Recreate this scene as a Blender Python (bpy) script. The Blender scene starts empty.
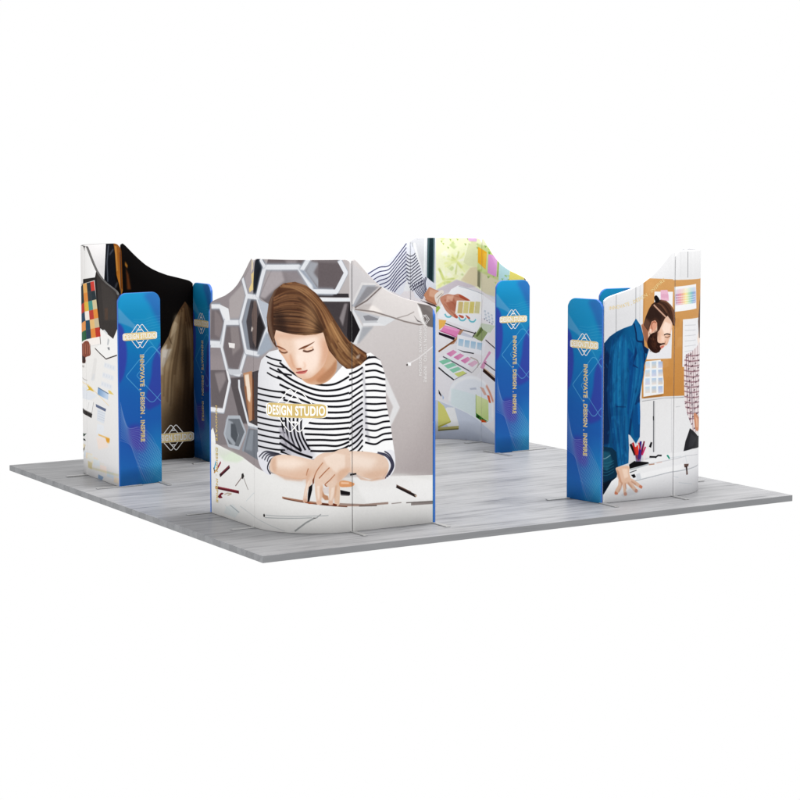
import bpy, math, random
import numpy as np
from mathutils import Vector
scene = bpy.context.scene
col = scene.collection
# ------------------------------------------------------------ camera
CAM = (-7.4089, -14.3884, 3.1792)
cam_data = bpy.data.cameras.new('camera'); cam = bpy.data.objects.new('camera', cam_data); col.objects.link(cam)
cam.location = CAM
cam.rotation_euler = (math.pi / 2 - 0.079443, 0, -0.555569)
cam_data.sensor_width = 36; cam_data.lens = 87.3519
cam_data.shift_x = -0.02051; cam_data.shift_y = -0.08553
cam_data.clip_start = .1; cam_data.clip_end = 500
scene.camera = cam
# ------------------------------------------------------------ world and lamps: white studio
world = bpy.data.worlds.new('World'); scene.world = world; world.use_nodes = True
bg = world.node_tree.nodes['Background']; bg.inputs[0].default_value = (1, 1, 1, 1); bg.inputs[1].default_value = 1.0
def lamp(name, loc, target, power, sx, sy, color):
    d = bpy.data.lights.new(name, 'AREA'); d.shape = 'RECTANGLE'; d.size = sx; d.size_y = sy; d.energy = power; d.color = color
    o = bpy.data.objects.new(name, d); col.objects.link(o); o.location = loc
    o.rotation_euler = (Vector(target) - Vector(loc)).to_track_quat('-Z', 'Y').to_euler()
    return o
lamp('softbox_overhead', (5.6, 1.4, 12), (4.2, 2.6, 0), 1700, 5, 5, (1, .995, .985))
lamp('softbox_front', (4.0, -14, .9), (3, 1, .6), 530, 7, 2, (1, 1, 1))
lamp('softbox_side', (-13, -1, .9), (1, 3, .6), 620, 7, 2, (1, 1, 1))
scene.view_settings.view_transform = 'Standard'; scene.view_settings.look = 'None'
scene.view_settings.exposure = 0; scene.view_settings.gamma = 1
scene.cycles.max_bounces = 6

# ------------------------------------------------------------ booth layout (metres)
LOW, HIGH, TH = 1.985, 2.45, .03
BOOTHS = {
 'front': dict(O=(.545, .568), a=-.0055, u=(1, 0), v=(0, 1), e1=1.535, e2=1.59, r=.655),
 'left': dict(O=(.474, 5.600), a=-.0296, u=(0, -1), v=(1, 0), e1=1.60, e2=1.545, r=.65, Ai=(.937, 4.099), p=.5),
 'right': dict(O=(5.530, .540), a=-.0386, u=(0, 1), v=(-1, 0), e1=1.545, e2=1.52, r=.64, Bi=(3.931, 1.05)),
 'back': dict(O=(5.482, 5.543), a=.0479, u=(-1, 0), v=(0, -1), e1=1.545, e2=1.547, r=.64, Bi=(5.080, 3.985)),
}
for b in BOOTHS.values():
    c, s = math.cos(b['a']), math.sin(b['a'])
    rot = lambda p: np.array([c * p[0] - s * p[1], s * p[0] + c * p[1]])
    b['O'] = np.array(b['O'], float); b['u'] = rot(b['u']); b['v'] = rot(b['v'])
    b['wb'] = b['e2'] - b['r']; b['la'] = b['r'] * math.pi / 2; b['wa'] = b['e1'] - b['r']; b['L'] = b['wb'] + b['la'] + b['wa']
def wall_xy(b, s, off=0.0):
    "plan position of the booth wall at arc length s (0 = end of the second wing), off metres behind its outer face"
    O, u, v, r = b['O'], b['u'], b['v'], b['r']
    if s < b['wb']: return O + v * (b['e2'] - s) + u * off
    th = (s - b['wb']) / r
    if th <= math.pi / 2: return O + r * (u + v) - (r - off) * (math.cos(th) * u + math.sin(th) * v)
    return O + u * (r + (s - b['wb'] - b['la'])) + v * off

# ------------------------------------------------------------ printed graphics: a small vector rasteriser
PX = .0025                                          # metres per texel
def hexc(h): return np.array([int(h[i:i + 2], 16) / 255 for i in (0, 2, 4)])
def smooth(p, closed=True, n=7):
    p = np.asarray(p, float); N = len(p)
    if N < 3: return p
    out = []
    for i in range(N if closed else N - 1):
        g = (lambda k: p[k % N]) if closed else (lambda k: p[min(max(k, 0), N - 1)])
        a, b, c, d = g(i - 1), g(i), g(i + 1), g(i + 2)
        for t in np.arange(n) / n:
            out.append(.5 * ((2 * b) + (c - a) * t + (2 * a - 5 * b + 4 * c - d) * t * t + (3 * b - a - 3 * c + d) * t ** 3))
    if not closed: out.append(p[-1])
    return np.array(out)
class Canvas:
    def __init__(self, w, h, base='888888', s0=-.01, z0=-.01, px=PX):
        self.s0, self.z0, self.px = s0, z0, px
        self.W = int(math.ceil(w / px)); self.H = int(math.ceil(h / px))
        self.img = np.ones((self.H, self.W, 3)) * hexc(base); self.clip = None
    def tx(self, mm):
        p = np.asarray(mm, float).reshape(-1, 2) / 1000
        return np.c_[(p[:, 0] - self.s0) / self.px, (p[:, 1] - self.z0) / self.px]
    def cover(self, p, pad):
        x0 = max(int(math.floor(p[:, 0].min())) - pad, 0); x1 = min(int(math.ceil(p[:, 0].max())) + pad + 1, self.W)
        y0 = max(int(math.floor(p[:, 1].min())) - pad, 0); y1 = min(int(math.ceil(p[:, 1].max())) + pad + 1, self.H)
        if x1 - x0 < 1 or y1 - y0 < 1: return None
        SS = 4; w = x1 - x0; rows = (y1 - y0) * SS
        acc = np.zeros((rows, w + 2)); q = np.roll(p, -1, 0)
        for (ax, ay), (bx, by) in zip(p, q):
            if ay == by: continue
            sg = 1.0
            if ay > by: ax, ay, bx, by, sg = bx, by, ax, ay, -1.0
            r0 = max(int(math.ceil((ay - y0) * SS - .5)), 0); r1 = min(int(math.ceil((by - y0) * SS - .5)), rows)
            if r1 <= r0: continue
            r = np.arange(r0, r1); yy = y0 + (r + .5) / SS
            xx = np.clip(ax + (yy - ay) * (bx - ax) / (by - ay) - x0, 0, w); k = xx.astype(int); f = xx - k
            np.add.at(acc, (r, k), sg * (1 - f)); np.add.at(acc, (r, k + 1), sg * f)
        m = np.clip(np.abs(np.cumsum(acc, 1)[:, :w]), 0, 1).reshape(y1 - y0, SS, w).mean(1)
        return x0, y0, x1, y1, m
    def paint(self, p, color, alpha=1, blur=0, color2=None, ax=None):
        br = blur / 1000 / self.px; pad = int(br * 3) + 2 if blur else 1
        c = self.cover(p, pad)
        if c is None: return
        x0, y0, x1, y1, m = c
        if br > .4:
            r = max(1, int(round(br)));
            for axis in (0, 1):
                for _ in range(2):
                    mp = np.pad(m, [(r + 1, r) if a == axis else (0, 0) for a in (0, 1)], mode='edge'); cs = np.cumsum(mp, axis)
                    n = m.shape[axis]
                    m = (np.take(cs, range(2 * r + 1, 2 * r + 1 + n), axis) - np.take(cs, range(0, n), axis)) / (2 * r + 1)
        m = m * alpha
        if self.clip is not None: m = m * self.clip[y0:y1, x0:x1]
        colr = hexc(color)
        if color2 is not None:
            a, b = ax; d = b - a; Y, X = np.mgrid[y0:y1, x0:x1]
            t = np.clip(((X - a[0]) * d[0] + (Y - a[1]) * d[1]) / max(d @ d, 1e-6), 0, 1)[..., None]
            colr = hexc(color) * (1 - t) + hexc(color2) * t
        v = self.img[y0:y1, x0:x1]; v += (colr - v) * m[..., None]
    def line(self, p, w, color, alpha, blur=0):
        w = w / 1000 / self.px / 2; d = np.gradient(p, axis=0) if len(p) > 2 else np.repeat([p[-1] - p[0]], len(p), 0)
        n = np.c_[-d[:, 1], d[:, 0]]; n /= np.maximum(np.linalg.norm(n, axis=1), 1e-6)[:, None]
        self.paint(np.r_[p + n * w, (p - n * w)[::-1]], color, alpha, blur)
    def run(self, ops):
        for o in ops:
            k = o[0]
            if k == 'P':
                p = self.tx(o[5]); self.paint(smooth(p) if o[4] else p, o[1], o[2], o[3])
            elif k == 'G':
                p = self.tx(o[7]); self.paint(smooth(p) if o[6] else p, o[1], o[4], o[5], o[2], self.tx(o[3]))
            elif k == 'L':
                p = self.tx(o[6])
                if o[4]: p = smooth(p, False)
                else:                                   # keep mitres tidy on angular outlines
                    p = np.concatenate([p[i] + (p[i + 1] - p[i]) * np.linspace(0, 1, 9)[:, None] for i in range(len(p) - 1)])
                self.line(p, o[5], o[1], o[2], o[3])
            elif k == 'S':
                n, w, cols, al, seed = o[1:6]; R = random.Random(seed)
                a = smooth(self.tx(o[6]), False); b = smooth(self.tx(o[7]), False)
                for i in range(n):
                    t = (i + R.uniform(-.45, .45)) / max(n - 1, 1); t2 = t + R.uniform(-.03, .03); e = np.linspace(t, t2, len(a))[:, None]
                    i0, i1 = sorted(R.sample(range(len(a)), 2)) if R.random() < .5 else (0, len(a) - 1)
                    if i1 - i0 < 3: i0, i1 = 0, len(a) - 1
                    self.line((a * (1 - e) + b * e)[i0:i1 + 1], w * R.uniform(.6, 1.5), R.choice(cols), al, 2)
            elif k == 'C':
                self.clip = None
                if len(o) > 1:
                    p = self.tx(o[2]); p = smooth(p) if o[1] else p
                    c = self.cover(p, 0); self.clip = np.zeros((self.H, self.W))
                    if c: self.clip[c[1]:c[3], c[0]:c[2]] = c[4]
    def image(self, name):
        im = bpy.data.images.new(name, self.W, self.H); a = np.ones((self.H, self.W, 4), np.float32)
        a[..., :3] = np.clip(self.img, 0, 1); im.pixels.foreach_set(a.ravel()); im.pack(); return im

ART = {
'front': [
["G","8f8789","cbc6c4",[314,1516,2808,1900],1,0,0,[-170,2584,-222,-22,3000,94,2996,2604]],
["G","cbc6c5","b3abaa",[2396,1916,2642,484],1,0,0,[1936,2450,1928,-162,3002,-270,2996,2498]],
["P","a39b9b",0.45,105,0,[2394,362,2642,770,2892,1254,3000,310]],
["P","a8a09f",0.35,63,0,[2808,1366,2998,1356,3000,384,2768,438]],
["P","9a9192",0.6,25,0,[-4,1492,-22,528,1066,380,1078,1576]],
["P","928a8c",1,0,0,[32,1976,756,2268,954,2438,1006,2090,682,1850,310,1826]],
["P","a9a2a2",1,7,0,[450,2060,788,2240,818,2094,650,1876,448,1864]],
["P","756d6f",1,0,0,[68,1956,242,1966,326,1842,236,1654,44,1640]],
["P","857c7d",1,7,0,[138,1936,242,1896,310,1826,238,1684,134,1706]],
["P","756d6f",1,0,0,[396,1824,648,1840,738,1600,608,1402,440,1404,322,1598]],
["P","8c8484",1,9,0,[464,1804,632,1816,678,1626,510,1538]],
["P","e2dfdd",1,0,0,[426,1652,562,1654,554,1608,442,1608]],
["P","6d6567",1,0,0,[1166,2458,1540,2464,1494,2378,1466,2400,1146,2394]],
["P","8e8688",1,11,0,[1342,2448,1466,2450,1450,2406,1374,2406]],
["G","716a6c","9c9597",[1274,2100,1524,2320],1,0,0,[1204,2362,1466,2366,1610,2192,1610,2062,1164,2052,1044,2106]],
["P","a7a0a2",1,9,0,[1204,2362,1310,2364,1342,2260,1124,2094,1044,2106]],
["P","8d8689",1,11,0,[1358,2364,1466,2366,1524,2278,1404,2276]],
["G","7b7476","6a6264",[1610,2394,1754,2248],1,0,0,[1596,2450,1784,2450,1784,2184,1654,2184,1538,2350]],
["P","a0a2a8",1,7,0,[1582,2436,1654,2422,1610,2336,1696,2220,1654,2192,1538,2350]],
["P","6b6365",1,0,0,[1652,2450,1828,2448,1888,2332,1804,2182,1650,2184]],
["P","7b7476",1,7,0,[1652,2450,1828,2448,1842,2420,1652,2428]],
["P","3f3b3e",1,0,0,[1462,2160,1928,2146,1932,2112,1462,2126]],
["P","4c4648",1,0,0,[1520,2084,1944,2074,1950,1636,1750,1816]],
["P","8a8385",1,5,0,[1840,1930,1888,2058,1918,2058,1872,1856]],
["P","2f2b2e",1,0,0,[1926,2000,1944,2070,1944,1664,1910,1782]],
["P","4a4548",1,0,0,[834,2080,992,2088,1142,1848,1026,1614,810,1598,722,1866]],
["P","8a8f98",1,5,0,[834,2080,900,2084,798,1872,876,1610,794,1620,722,1866]],
["P","6d5f5b",1,0,0,[908,1938,954,2072,1006,2074,1010,1914,988,1648,926,1702]],
["P","cfc6c0",1,4,0,[906,1834,932,1822,918,1790,892,1788]],
["P","2b2729",1,0,0,[1010,1914,1060,1976,1132,1848,1026,1622,988,1648]],
["P","a49c9e",1,0,0,[772,2268,954,2438,996,2440,964,2132,852,2110]],
["P","d9c48f",1,0,0,[904,2304,952,2336,950,2174,868,2138,858,2170,912,2232]],
["P","f1e4c0",0.7,0,0,[914,2436,948,2444,940,2364,906,2318]],
["P","262b33",1,0,1,[970,2394,1016,2446,1088,2454,1130,2392,1104,2312,1028,2134,942,2132]],
["P","1b1f27",0.6,7,0,[996,2352,1060,2368,1006,2162,964,2160]],
["L","8c9099",0.45,11,0,74,[68,1968,250,1978,372,1844,264,1632,26,1622]],
["L","a6abb3",0.8,4,0,56,[68,1968,250,1978,372,1844,264,1632,26,1622]],
["L","d9dbdf",1,0,0,40,[68,1968,250,1978,372,1844,264,1632,26,1622]],
["L","8c9099",0.45,11,0,77,[344,1834,682,1856,788,1596,648,1376,398,1386,282,1596,362,1836]],
["L","a6abb3",0.8,4,0,59,[344,1834,682,1856,788,1596,648,1376,398,1386,282,1596,362,1836]],
["L","d9dbdf",1,0,0,44,[344,1834,682,1856,788,1596,648,1376,398,1386,282,1596,362,1836]],
["L","8c9099",0.45,11,0,76,[728,2260,818,2108,676,1864,788,1596,1026,1592,1158,1834,1012,2104,818,2104]],
["L","a6abb3",0.8,4,0,58,[728,2260,818,2108,676,1864,788,1596,1026,1592,1158,1834,1012,2104,818,2104]],
["L","d9dbdf",1,0,0,42,[728,2260,818,2108,676,1864,788,1596,1026,1592,1158,1834,1012,2104,818,2104]],
["L","8c9099",0.45,11,0,77,[1012,2104,1122,2378,1480,2386,1618,2170,1784,2164]],
["L","a6abb3",0.8,4,0,59,[1012,2104,1122,2378,1480,2386,1618,2170,1784,2164]],
["L","d9dbdf",1,0,0,44,[1012,2104,1122,2378,1480,2386,1618,2170,1784,2164]],
["L","8c9099",0.45,11,0,68,[1122,2378,1064,2448]],
["L","a6abb3",0.8,4,0,50,[1122,2378,1064,2448]],
["L","d9dbdf",1,0,0,35,[1122,2378,1064,2448]],
["L","8c9099",0.45,11,0,68,[1502,2356,1566,2458]],
["L","a6abb3",0.8,4,0,50,[1502,2356,1566,2458]],
["L","d9dbdf",1,0,0,35,[1502,2356,1566,2458]],
["P","d6d8dc",1,0,0,[62,1618,272,1626,264,1592,42,1578]],
["P","dfe0e2",1,0,0,[68,1978,278,1992,432,1968,464,1866,378,1844,242,1970,86,1960]],
["P","b4bac3",1,0,0,[1012,2090,1164,2052,1182,1894,1142,1834]],
["P","9fa7b2",1,7,0,[1000,1590,1142,1804,1218,1662,1074,1582]],
["P","9aa1ac",1,5,0,[1480,2364,1524,2356,1660,2170,1610,2178,1596,2228]],
["L","a6abb3",1,0,0,45,[1580,2168,1812,2164,1906,2332,1840,2448]],
["L","dcdee2",1,0,0,38,[1580,2172,1812,2166,1904,2332,1842,2440]],
["L","dfe1e4",1,0,0,32,[1476,2104,1944,2092]],
["P","857e80",1,0,0,[36,1194,674,1328,632,724,184,670,26,714]],
["P","5d5759",1,5,0,[438,1322,774,1368,866,946,668,924]],
["P","6c6567",1,0,0,[38,1364,388,1394,420,1290,296,1036,50,1026]],
["P","8d8586",1,11,0,[126,1342,336,1374,368,1302,228,1166]],
["L","a6abb3",1,0,0,47,[388,1410,454,1294,312,1000,14,984]],
["L","e0e1e4",1,0,0,40,[382,1408,444,1294,306,1006,14,992]],
["P","c5c7cc",1,0,0,[370,1400,658,1424,716,1384,472,1356]],
["L","a6abb3",1,0,0,41,[640,1326,646,1252,834,926,1044,926]],
["L","d9dbdf",1,0,0,32,[640,1326,640,1258,828,938,1044,938]],
["P","4f494b",1,0,0,[724,1378,1038,1448,1044,934,834,956]],
["P","b58a6b",1,0,0,[728,1394,906,1430,922,1350,950,998,844,960,788,1160]],
["P","e6d7c6",1,5,0,[758,1380,840,1396,878,1214,864,1138,810,1162]],
["P","6b4836",1,0,0,[906,1408,932,1352,950,998,900,978,910,1216]],
["P","93694e",1,4,0,[740,1274,790,1280,830,1060,802,1072]],
["P","6c7076",1,0,0,[380,954,652,982,760,858,630,694,428,692,318,794]],
["P","9ea3aa",1,5,0,[362,936,500,920,632,814,530,696,326,780]],
["P","55595f",1,4,0,[464,902,550,910,616,812,564,730,462,780]],
["L","aeb3ba",1,0,0,31,[404,956,648,982,766,856,630,690,414,692,326,792,404,956]],
["L","90959d",1,0,0,36,[850,914,782,802,704,672]],
["P","777b82",1,0,0,[834,896,1018,902,1042,624,730,676]],
["P","8b9097",1,7,0,[866,886,932,892,896,696,764,694]],
["P","e9e9e8",1,0,0,[38,794,82,822,122,756,142,650,28,636]],
["P","c9c6c7",1,0,0,[1936,2432,2068,2342,2220,2222,1984,2040,1944,2056]],
["P","aeb0b6",1,0,0,[2060,2234,2220,2220,1992,2022,1954,2038]],
["P","8f8e92",1,5,0,[2118,2204,2244,2200,2010,2026,1984,2026]],
["P","d5d3d3",1,0,0,[2060,2242,2202,2230,2220,2214,2072,2218,1976,2048,1952,2048]],
["L","7a716f",1,0,0,14,[1992,2018,2118,2080,2270,2198]],
["P","d6d1cf",1,7,0,[2186,2092,2288,2198,2646,2062,2716,1956,2734,1852,2422,1894,2134,1978]],
["P","e9e3df",1,7,0,[2052,2024,2186,2034,2286,1964,2186,1968]],
["P","b1aaa8",0.7,7,0,[2018,2024,2084,2044,2168,2048,2134,1992,2034,1996]],
["P","bcbdc1",1,0,0,[1968,2004,2252,1928,2422,1900,2304,1846,2076,1856,2042,1922]],
["P","8c8c91",1,0,0,[2076,1942,2134,1948,2278,1896,2102,1898]],
["P","dcdcde",1,0,0,[2076,1878,2304,1876,2304,1846,2076,1852]],
["P","d5d6d8",1,0,0,[2252,1932,2432,1908,2304,1846,2218,1886]],
["L","8d8480",1,0,0,13,[1992,2004,2186,1976,2354,1926,2508,1876,2664,1840,2752,1844]],
["L","a59e9b",1,0,0,9,[2424,1908,2544,1932,2612,1960]],
["P","716b6b",1,0,0,[2604,1930,2646,1884,2716,1850,2646,1870]],
["P","77716f",1,0,0,[2644,2036,2804,2006,2852,1952,2848,1802,2760,1820,2716,1852,2690,1950]],
["P","e8e6e4",1,5,0,[2646,2032,2678,1988,2716,1882,2742,1822,2698,1846,2656,1958]],
["P","8b8583",0.5,9,0,[2716,2000,2822,1996,2822,1922]],
["P","d9dadc",1,0,0,[1948,2028,1976,2004,2070,1848,2134,1846,2008,1690,1976,1700,2042,1820]],
["P","a7a9ae",1,7,0,[2070,1846,2186,1844,2034,1698,2014,1698]],
["P","262326",1,0,0,[1942,1998,1964,1976,2044,1820,1976,1706,1940,1722]],
["P","dcdcdd",0.9,6,0,[2306,1394,2346,1320,2460,1094,2354,914,2330,970,2388,1106,2306,1252]],
["L","e9e8e8",0.6,0,0,11,[2534,1482,2646,1528,2822,1640]],
["P","efefef",1,0,0,[2544,1504,2578,1494,2578,1470,2534,1472]],
["P","57514f",1,0,0,[2526,1484,2544,1490,2546,1472,2530,1470]],
["G","e6e5e3","e2e1df",[1626,692,1624,-6],1,0,0,[-18,696,300,660,704,618,1122,528,1626,512,2830,448,3022,432,3022,-344,-232,-476]],
["P","cfe0c4",0.6,11,0,[200,580,494,646,746,610,594,554,322,534]],
["P","d5d9cf",0.8,14,0,[114,648,494,646,322,564,112,570]],
["P","d3d0cd",0.8,33,0,[1122,528,1626,448,2312,368,2810,428,2394,486,1626,536]],
["P","f1f0ef",0.6,13,0,[1950,498,2518,472,2810,398,2810,218,2110,244]],
["L","c4c2bf",1,0,0,7,[2388,490,2508,480,2516,464]],
["L","cfcdca",1,0,0,7,[1002,0,-50,4]],
["L","3aa0c8",1,0,0,18,[140,508,96,428]],
["L","8e2a3a",1,0,0,20,[244,516,144,420]],
["L","2e2a26",1,0,0,16,[88,442,116,396]],
["L","c08a4a",1,0,0,13,[188,458,94,394]],
["L","3c1a22",1,0,0,31,[430,496,220,382]],
["L","7d3a45",1,0,0,11,[424,498,250,408]],
["P","33302f",1,0,0,[680,458,714,472,734,444,700,414,674,420]],
["L","7a6a66",1,0,0,10,[686,430,550,330]],
["L","8f8884",1,0,0,10,[720,428,812,330]],
["L","5e1a26",1,0,0,27,[128,260,624,282]],
["L","9b4a52",1,0,0,9,[176,270,574,290]],
["P","c89b6a",1,0,0,[114,264,156,272,156,250,120,242]],
["P","6f1f2c",1,0,1,[182,184,246,224,298,224,246,198,274,182,204,168]],
["L","b9ab9a",1,0,0,11,[316,218,384,240,470,246,384,218]],
["L","c5cdcf",0.7,0,0,7,[328,120,454,72]],
["L","c5cdcf",0.7,0,0,7,[434,136,642,96]],
["L","c5cdcf",0.7,0,0,7,[642,156,766,136]],
["L","c5cdcf",0.7,0,0,7,[768,220,930,318]],
["P","cfd8da",0.5,3,0,[348,104,496,154,622,96,536,28,304,40]],
["L","9aa3a6",1,0,0,7,[434,136,622,92]],
["L","a9826d",1,0,0,18,[1306,318,1556,288,1800,256,2110,230]],
["L","6f4a3c",1,0,0,9,[1318,310,1590,274,1910,234]],
["L","a28f86",1,0,0,20,[1836,262,2080,234,2336,230]],
["L","6e5f58",1,0,0,11,[2030,230,2216,218]],
["L","8e8683",1,0,0,31,[2578,202,2822,194]],
["L","6f6865",1,0,0,9,[2526,216,2822,202]],
["L","9b928f",1,0,0,9,[2370,222,2474,222]],
["L","2f2524",1,0,0,25,[2422,376,2630,268]],
["L","6f5a50",1,0,0,9,[2422,388,2578,310]],
["P","c9b4a0",1,0,0,[2612,284,2644,270,2630,256]],
["P","2b2827",1,0,1,[1082,140,1098,148,1106,128,1088,120]],
["L","b9bcbd",1,0,0,8,[1112,140,1600,162,1734,164]],
["L","a9adae",1,0,0,7,[1102,116,1334,132,1586,146]],
["L","8f9292",0.8,0,0,14,[1606,142,1532,100,1428,20]],
["P","4a4a4a",1,0,0,[1592,146,1634,146,1612,138]],
["L","9c9f9f",1,0,0,8,[1626,144,1666,178]],
["L","c9cccc",1,0,0,6,[642,156,1092,70,1334,14]],
["P","e9e9ea",1,0,0,[1018,1414,1066,1540,1170,1622,1286,1650,1402,1522,1498,1414,1630,1370,1786,1418,1884,1520,1992,1514,2092,1596,2152,1610,2254,1536,2306,1394,2314,1146,2362,932,2408,646,2314,616,2150,664,1990,730,1912,706,1730,708,1522,658,1416,688,1280,682,1122,562,1010,656,1002,1044]],
["G","d4d4d8","f2f2f2",[1014,1044,1732,1178],1,0,0,[1018,1414,1066,1540,1170,1622,1286,1650,1402,1522,1498,1414,1630,1370,1786,1418,1884,1520,1992,1514,2092,1596,2152,1610,2254,1536,2306,1394,2314,1146,2362,932,2408,646,2314,616,2150,664,1990,730,1912,706,1730,708,1522,658,1416,688,1280,682,1122,562,1010,656,1002,1044]],
["P","bdbcc4",0.8,17,0,[1360,1000,1434,1002,1626,692,1416,688,1322,824]],
["P","a7a6ae",0.8,13,0,[1282,926,1386,966,1400,688,1308,700]],
["P","c9c8ce",0.6,25,0,[1972,1098,2072,1232,2110,878,1990,730,1942,890]],
["C",0,[1018,1414,1066,1540,1170,1622,1286,1650,1402,1522,1498,1414,1630,1370,1786,1418,1884,1520,1992,1514,2092,1596,2152,1610,2254,1536,2306,1394,2314,1146,2362,932,2408,646,2314,616,2150,664,1990,730,1912,706,1730,708,1522,658,1416,688,1280,682,1122,562,1010,656,1002,1044]],
["L","17161d",1,0,1,18,[1286,1532,1456,1420,1630,1346,1786,1342,1932,1406]],
["L","17161d",1,0,1,18,[1264,1474,1418,1376,1628,1296,1802,1290,1932,1322]],
["L","17161d",1,0,1,18,[1264,1406,1436,1322,1628,1248,1802,1238,1932,1260]],
["L","17161d",1,0,1,18,[1284,1336,1454,1270,1628,1204,1802,1190,1932,1200]],
["L","17161d",1,0,1,18,[1304,1268,1454,1218,1628,1158,1802,1140,1932,1146]],
["L","17161d",1,0,1,18,[1324,1200,1490,1164,1662,1102,1802,1088,1932,1090]],
["L","17161d",1,0,1,18,[1594,1050,1784,1038,1932,1040]],
["L","17161d",1,0,1,18,[1558,1002,1628,992,1784,988,1932,992]],
["L","17161d",1,0,1,18,[1516,950,1662,942,1802,940,1932,944]],
["L","17161d",1,0,1,18,[1524,898,1662,894,1802,886,1932,894]],
["L","17161d",1,0,1,18,[1534,846,1678,846,1802,838,1932,848]],
["L","17161d",1,0,1,18,[1548,796,1696,796,1820,788,1932,820]],
["L","17161d",1,0,1,18,[1574,748,1730,744,1844,752,1930,786]],
["L","17161d",1,0,1,15,[992,1288,1128,1278,1254,1270,1344,1270]],
["L","17161d",1,0,1,15,[992,1236,1128,1226,1254,1218,1342,1218]],
["L","17161d",1,0,1,15,[990,1182,1126,1174,1254,1164,1342,1166]],
["L","17161d",1,0,1,15,[990,1130,1126,1120,1254,1112,1342,1114]],
["L","17161d",1,0,1,15,[990,1078,1126,1068,1254,1060,1342,1062]],
["L","17161d",1,0,1,15,[988,1024,1126,1016,1254,1008,1342,1010]],
["L","17161d",1,0,1,15,[988,972,1124,964,1252,956,1342,958]],
["L","17161d",1,0,1,15,[988,918,1124,910,1252,902,1342,904]],
["L","17161d",1,0,1,15,[986,866,1124,858,1252,850,1340,852]],
["L","17161d",1,0,1,15,[986,812,1124,806,1252,798,1340,800]],
["L","17161d",1,0,1,15,[986,760,1124,752,1252,746,1340,748]],
["L","17161d",1,0,1,15,[984,706,1122,700,1250,694,1340,696]],
["L","17161d",1,0,1,15,[984,654,1122,646,1250,640,1340,644]],
["L","17161d",1,0,1,14,[1128,1582,1204,1562,1308,1546]],
["L","17161d",1,0,1,14,[1146,1526,1246,1500,1364,1486]],
["L","17161d",1,0,1,14,[1174,1480,1288,1442,1408,1422]],
["L","17161d",1,0,1,14,[1142,1434,1232,1400,1326,1378]],
["L","17161d",1,0,1,16,[1302,1042,1314,956,1332,860,1364,750]],
["L","17161d",1,0,1,16,[1344,1044,1350,958,1370,860,1406,752]],
["L","17161d",1,0,1,16,[1384,1046,1386,960,1404,862,1448,752]],
["L","17161d",1,0,1,16,[1422,1048,1422,960,1440,864,1490,754]],
["L","17161d",1,0,1,16,[1460,1048,1456,962,1474,864,1530,754]],
["L","17161d",1,0,1,16,[1498,1050,1490,962,1508,866,1570,756]],
["P","b9b6be",0.8,8,0,[1274,968,1348,894,1494,734,1320,754]],
["L","17161d",1,0,1,20,[1282,874,1386,812,1494,744]],
["L","17161d",1,0,1,20,[1280,808,1434,738,1592,686]],
["L","17161d",1,0,1,20,[1292,734,1416,688,1540,664]],
["L","17161d",1,0,1,17,[1932,1426,2012,1450,2072,1482]],
["L","17161d",1,0,1,17,[1932,1374,2012,1398,2072,1430]],
["L","17161d",1,0,1,17,[1932,1322,2012,1346,2072,1378]],
["L","17161d",1,0,1,17,[1932,1250,2012,1294,2072,1326]],
["L","17161d",1,0,1,17,[1932,1198,2012,1242,2072,1272]],
["L","17161d",1,0,1,17,[1932,1146,2012,1190,2072,1220]],
["L","17161d",1,0,1,17,[1932,1092,2012,1136,2072,1168]],
["L","17161d",1,0,1,17,[1932,1040,2012,1084,2072,1116]],
["L","17161d",1,0,1,17,[1932,988,2012,1032,2072,1064]],
["L","17161d",1,0,1,17,[1932,936,2010,980,2072,1010]],
["L","17161d",1,0,1,17,[1932,884,2010,928,2070,958]],
["L","17161d",1,0,1,17,[1932,832,2010,874,2070,934]],
["L","17161d",1,0,1,17,[1930,778,2010,822,2070,882]],
["L","17161d",1,0,1,17,[1930,726,2010,770,2070,828]],
["L","17161d",1,0,1,17,[1930,674,2010,718,2070,776]],
["L","17161d",1,0,1,17,[1930,622,2010,664,2070,724]],
["L","17161d",1,0,1,17,[2096,1558,2200,1566,2290,1528,2396,1516]],
["L","17161d",1,0,1,17,[2096,1500,2200,1506,2290,1472,2396,1462]],
["L","17161d",1,0,1,17,[2096,1442,2200,1446,2290,1418,2396,1408]],
["L","17161d",1,0,1,17,[2096,1384,2200,1386,2290,1362,2396,1354]],
["L","17161d",1,0,1,17,[2096,1326,2200,1324,2290,1306,2396,1300]],
["L","17161d",1,0,1,17,[2096,1268,2200,1264,2290,1252,2396,1246]],
["L","17161d",1,0,1,17,[2096,1210,2200,1204,2290,1196,2396,1192]],
["L","17161d",1,0,1,17,[2096,1152,2200,1142,2290,1142,2396,1138]],
["L","17161d",1,0,1,17,[2096,1094,2200,1082,2290,1086,2396,1084]],
["L","17161d",1,0,1,17,[2096,1036,2200,1020,2290,1030,2396,1030]],
["L","17161d",1,0,1,17,[2096,978,2200,960,2290,976,2396,976]],
["L","17161d",1,0,1,17,[2094,920,2200,900,2288,920,2396,922]],
["L","17161d",1,0,1,17,[2094,862,2200,838,2288,864,2394,868]],
["L","17161d",1,0,1,17,[2094,802,2200,778,2288,810,2394,812]],
["L","17161d",0.9,0,1,16,[1984,1508,2032,1520,2088,1594]],
["L","17161d",0.9,0,1,16,[2020,1520,2068,1534,2116,1584]],
["L","17161d",0.9,0,1,16,[2056,1532,2104,1550,2144,1576]],
["L","17161d",0.9,0,1,16,[2092,1544,2140,1566,2172,1568]],
["L","8d8c96",0.7,9,1,14,[2072,1476,2096,1230,2104,984,2134,806]],
["C"],
["P","dcdce2",1,0,1,[1010,710,1260,722,1370,700,1216,676,1160,584,1180,512,1096,532,1022,604]],
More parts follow.
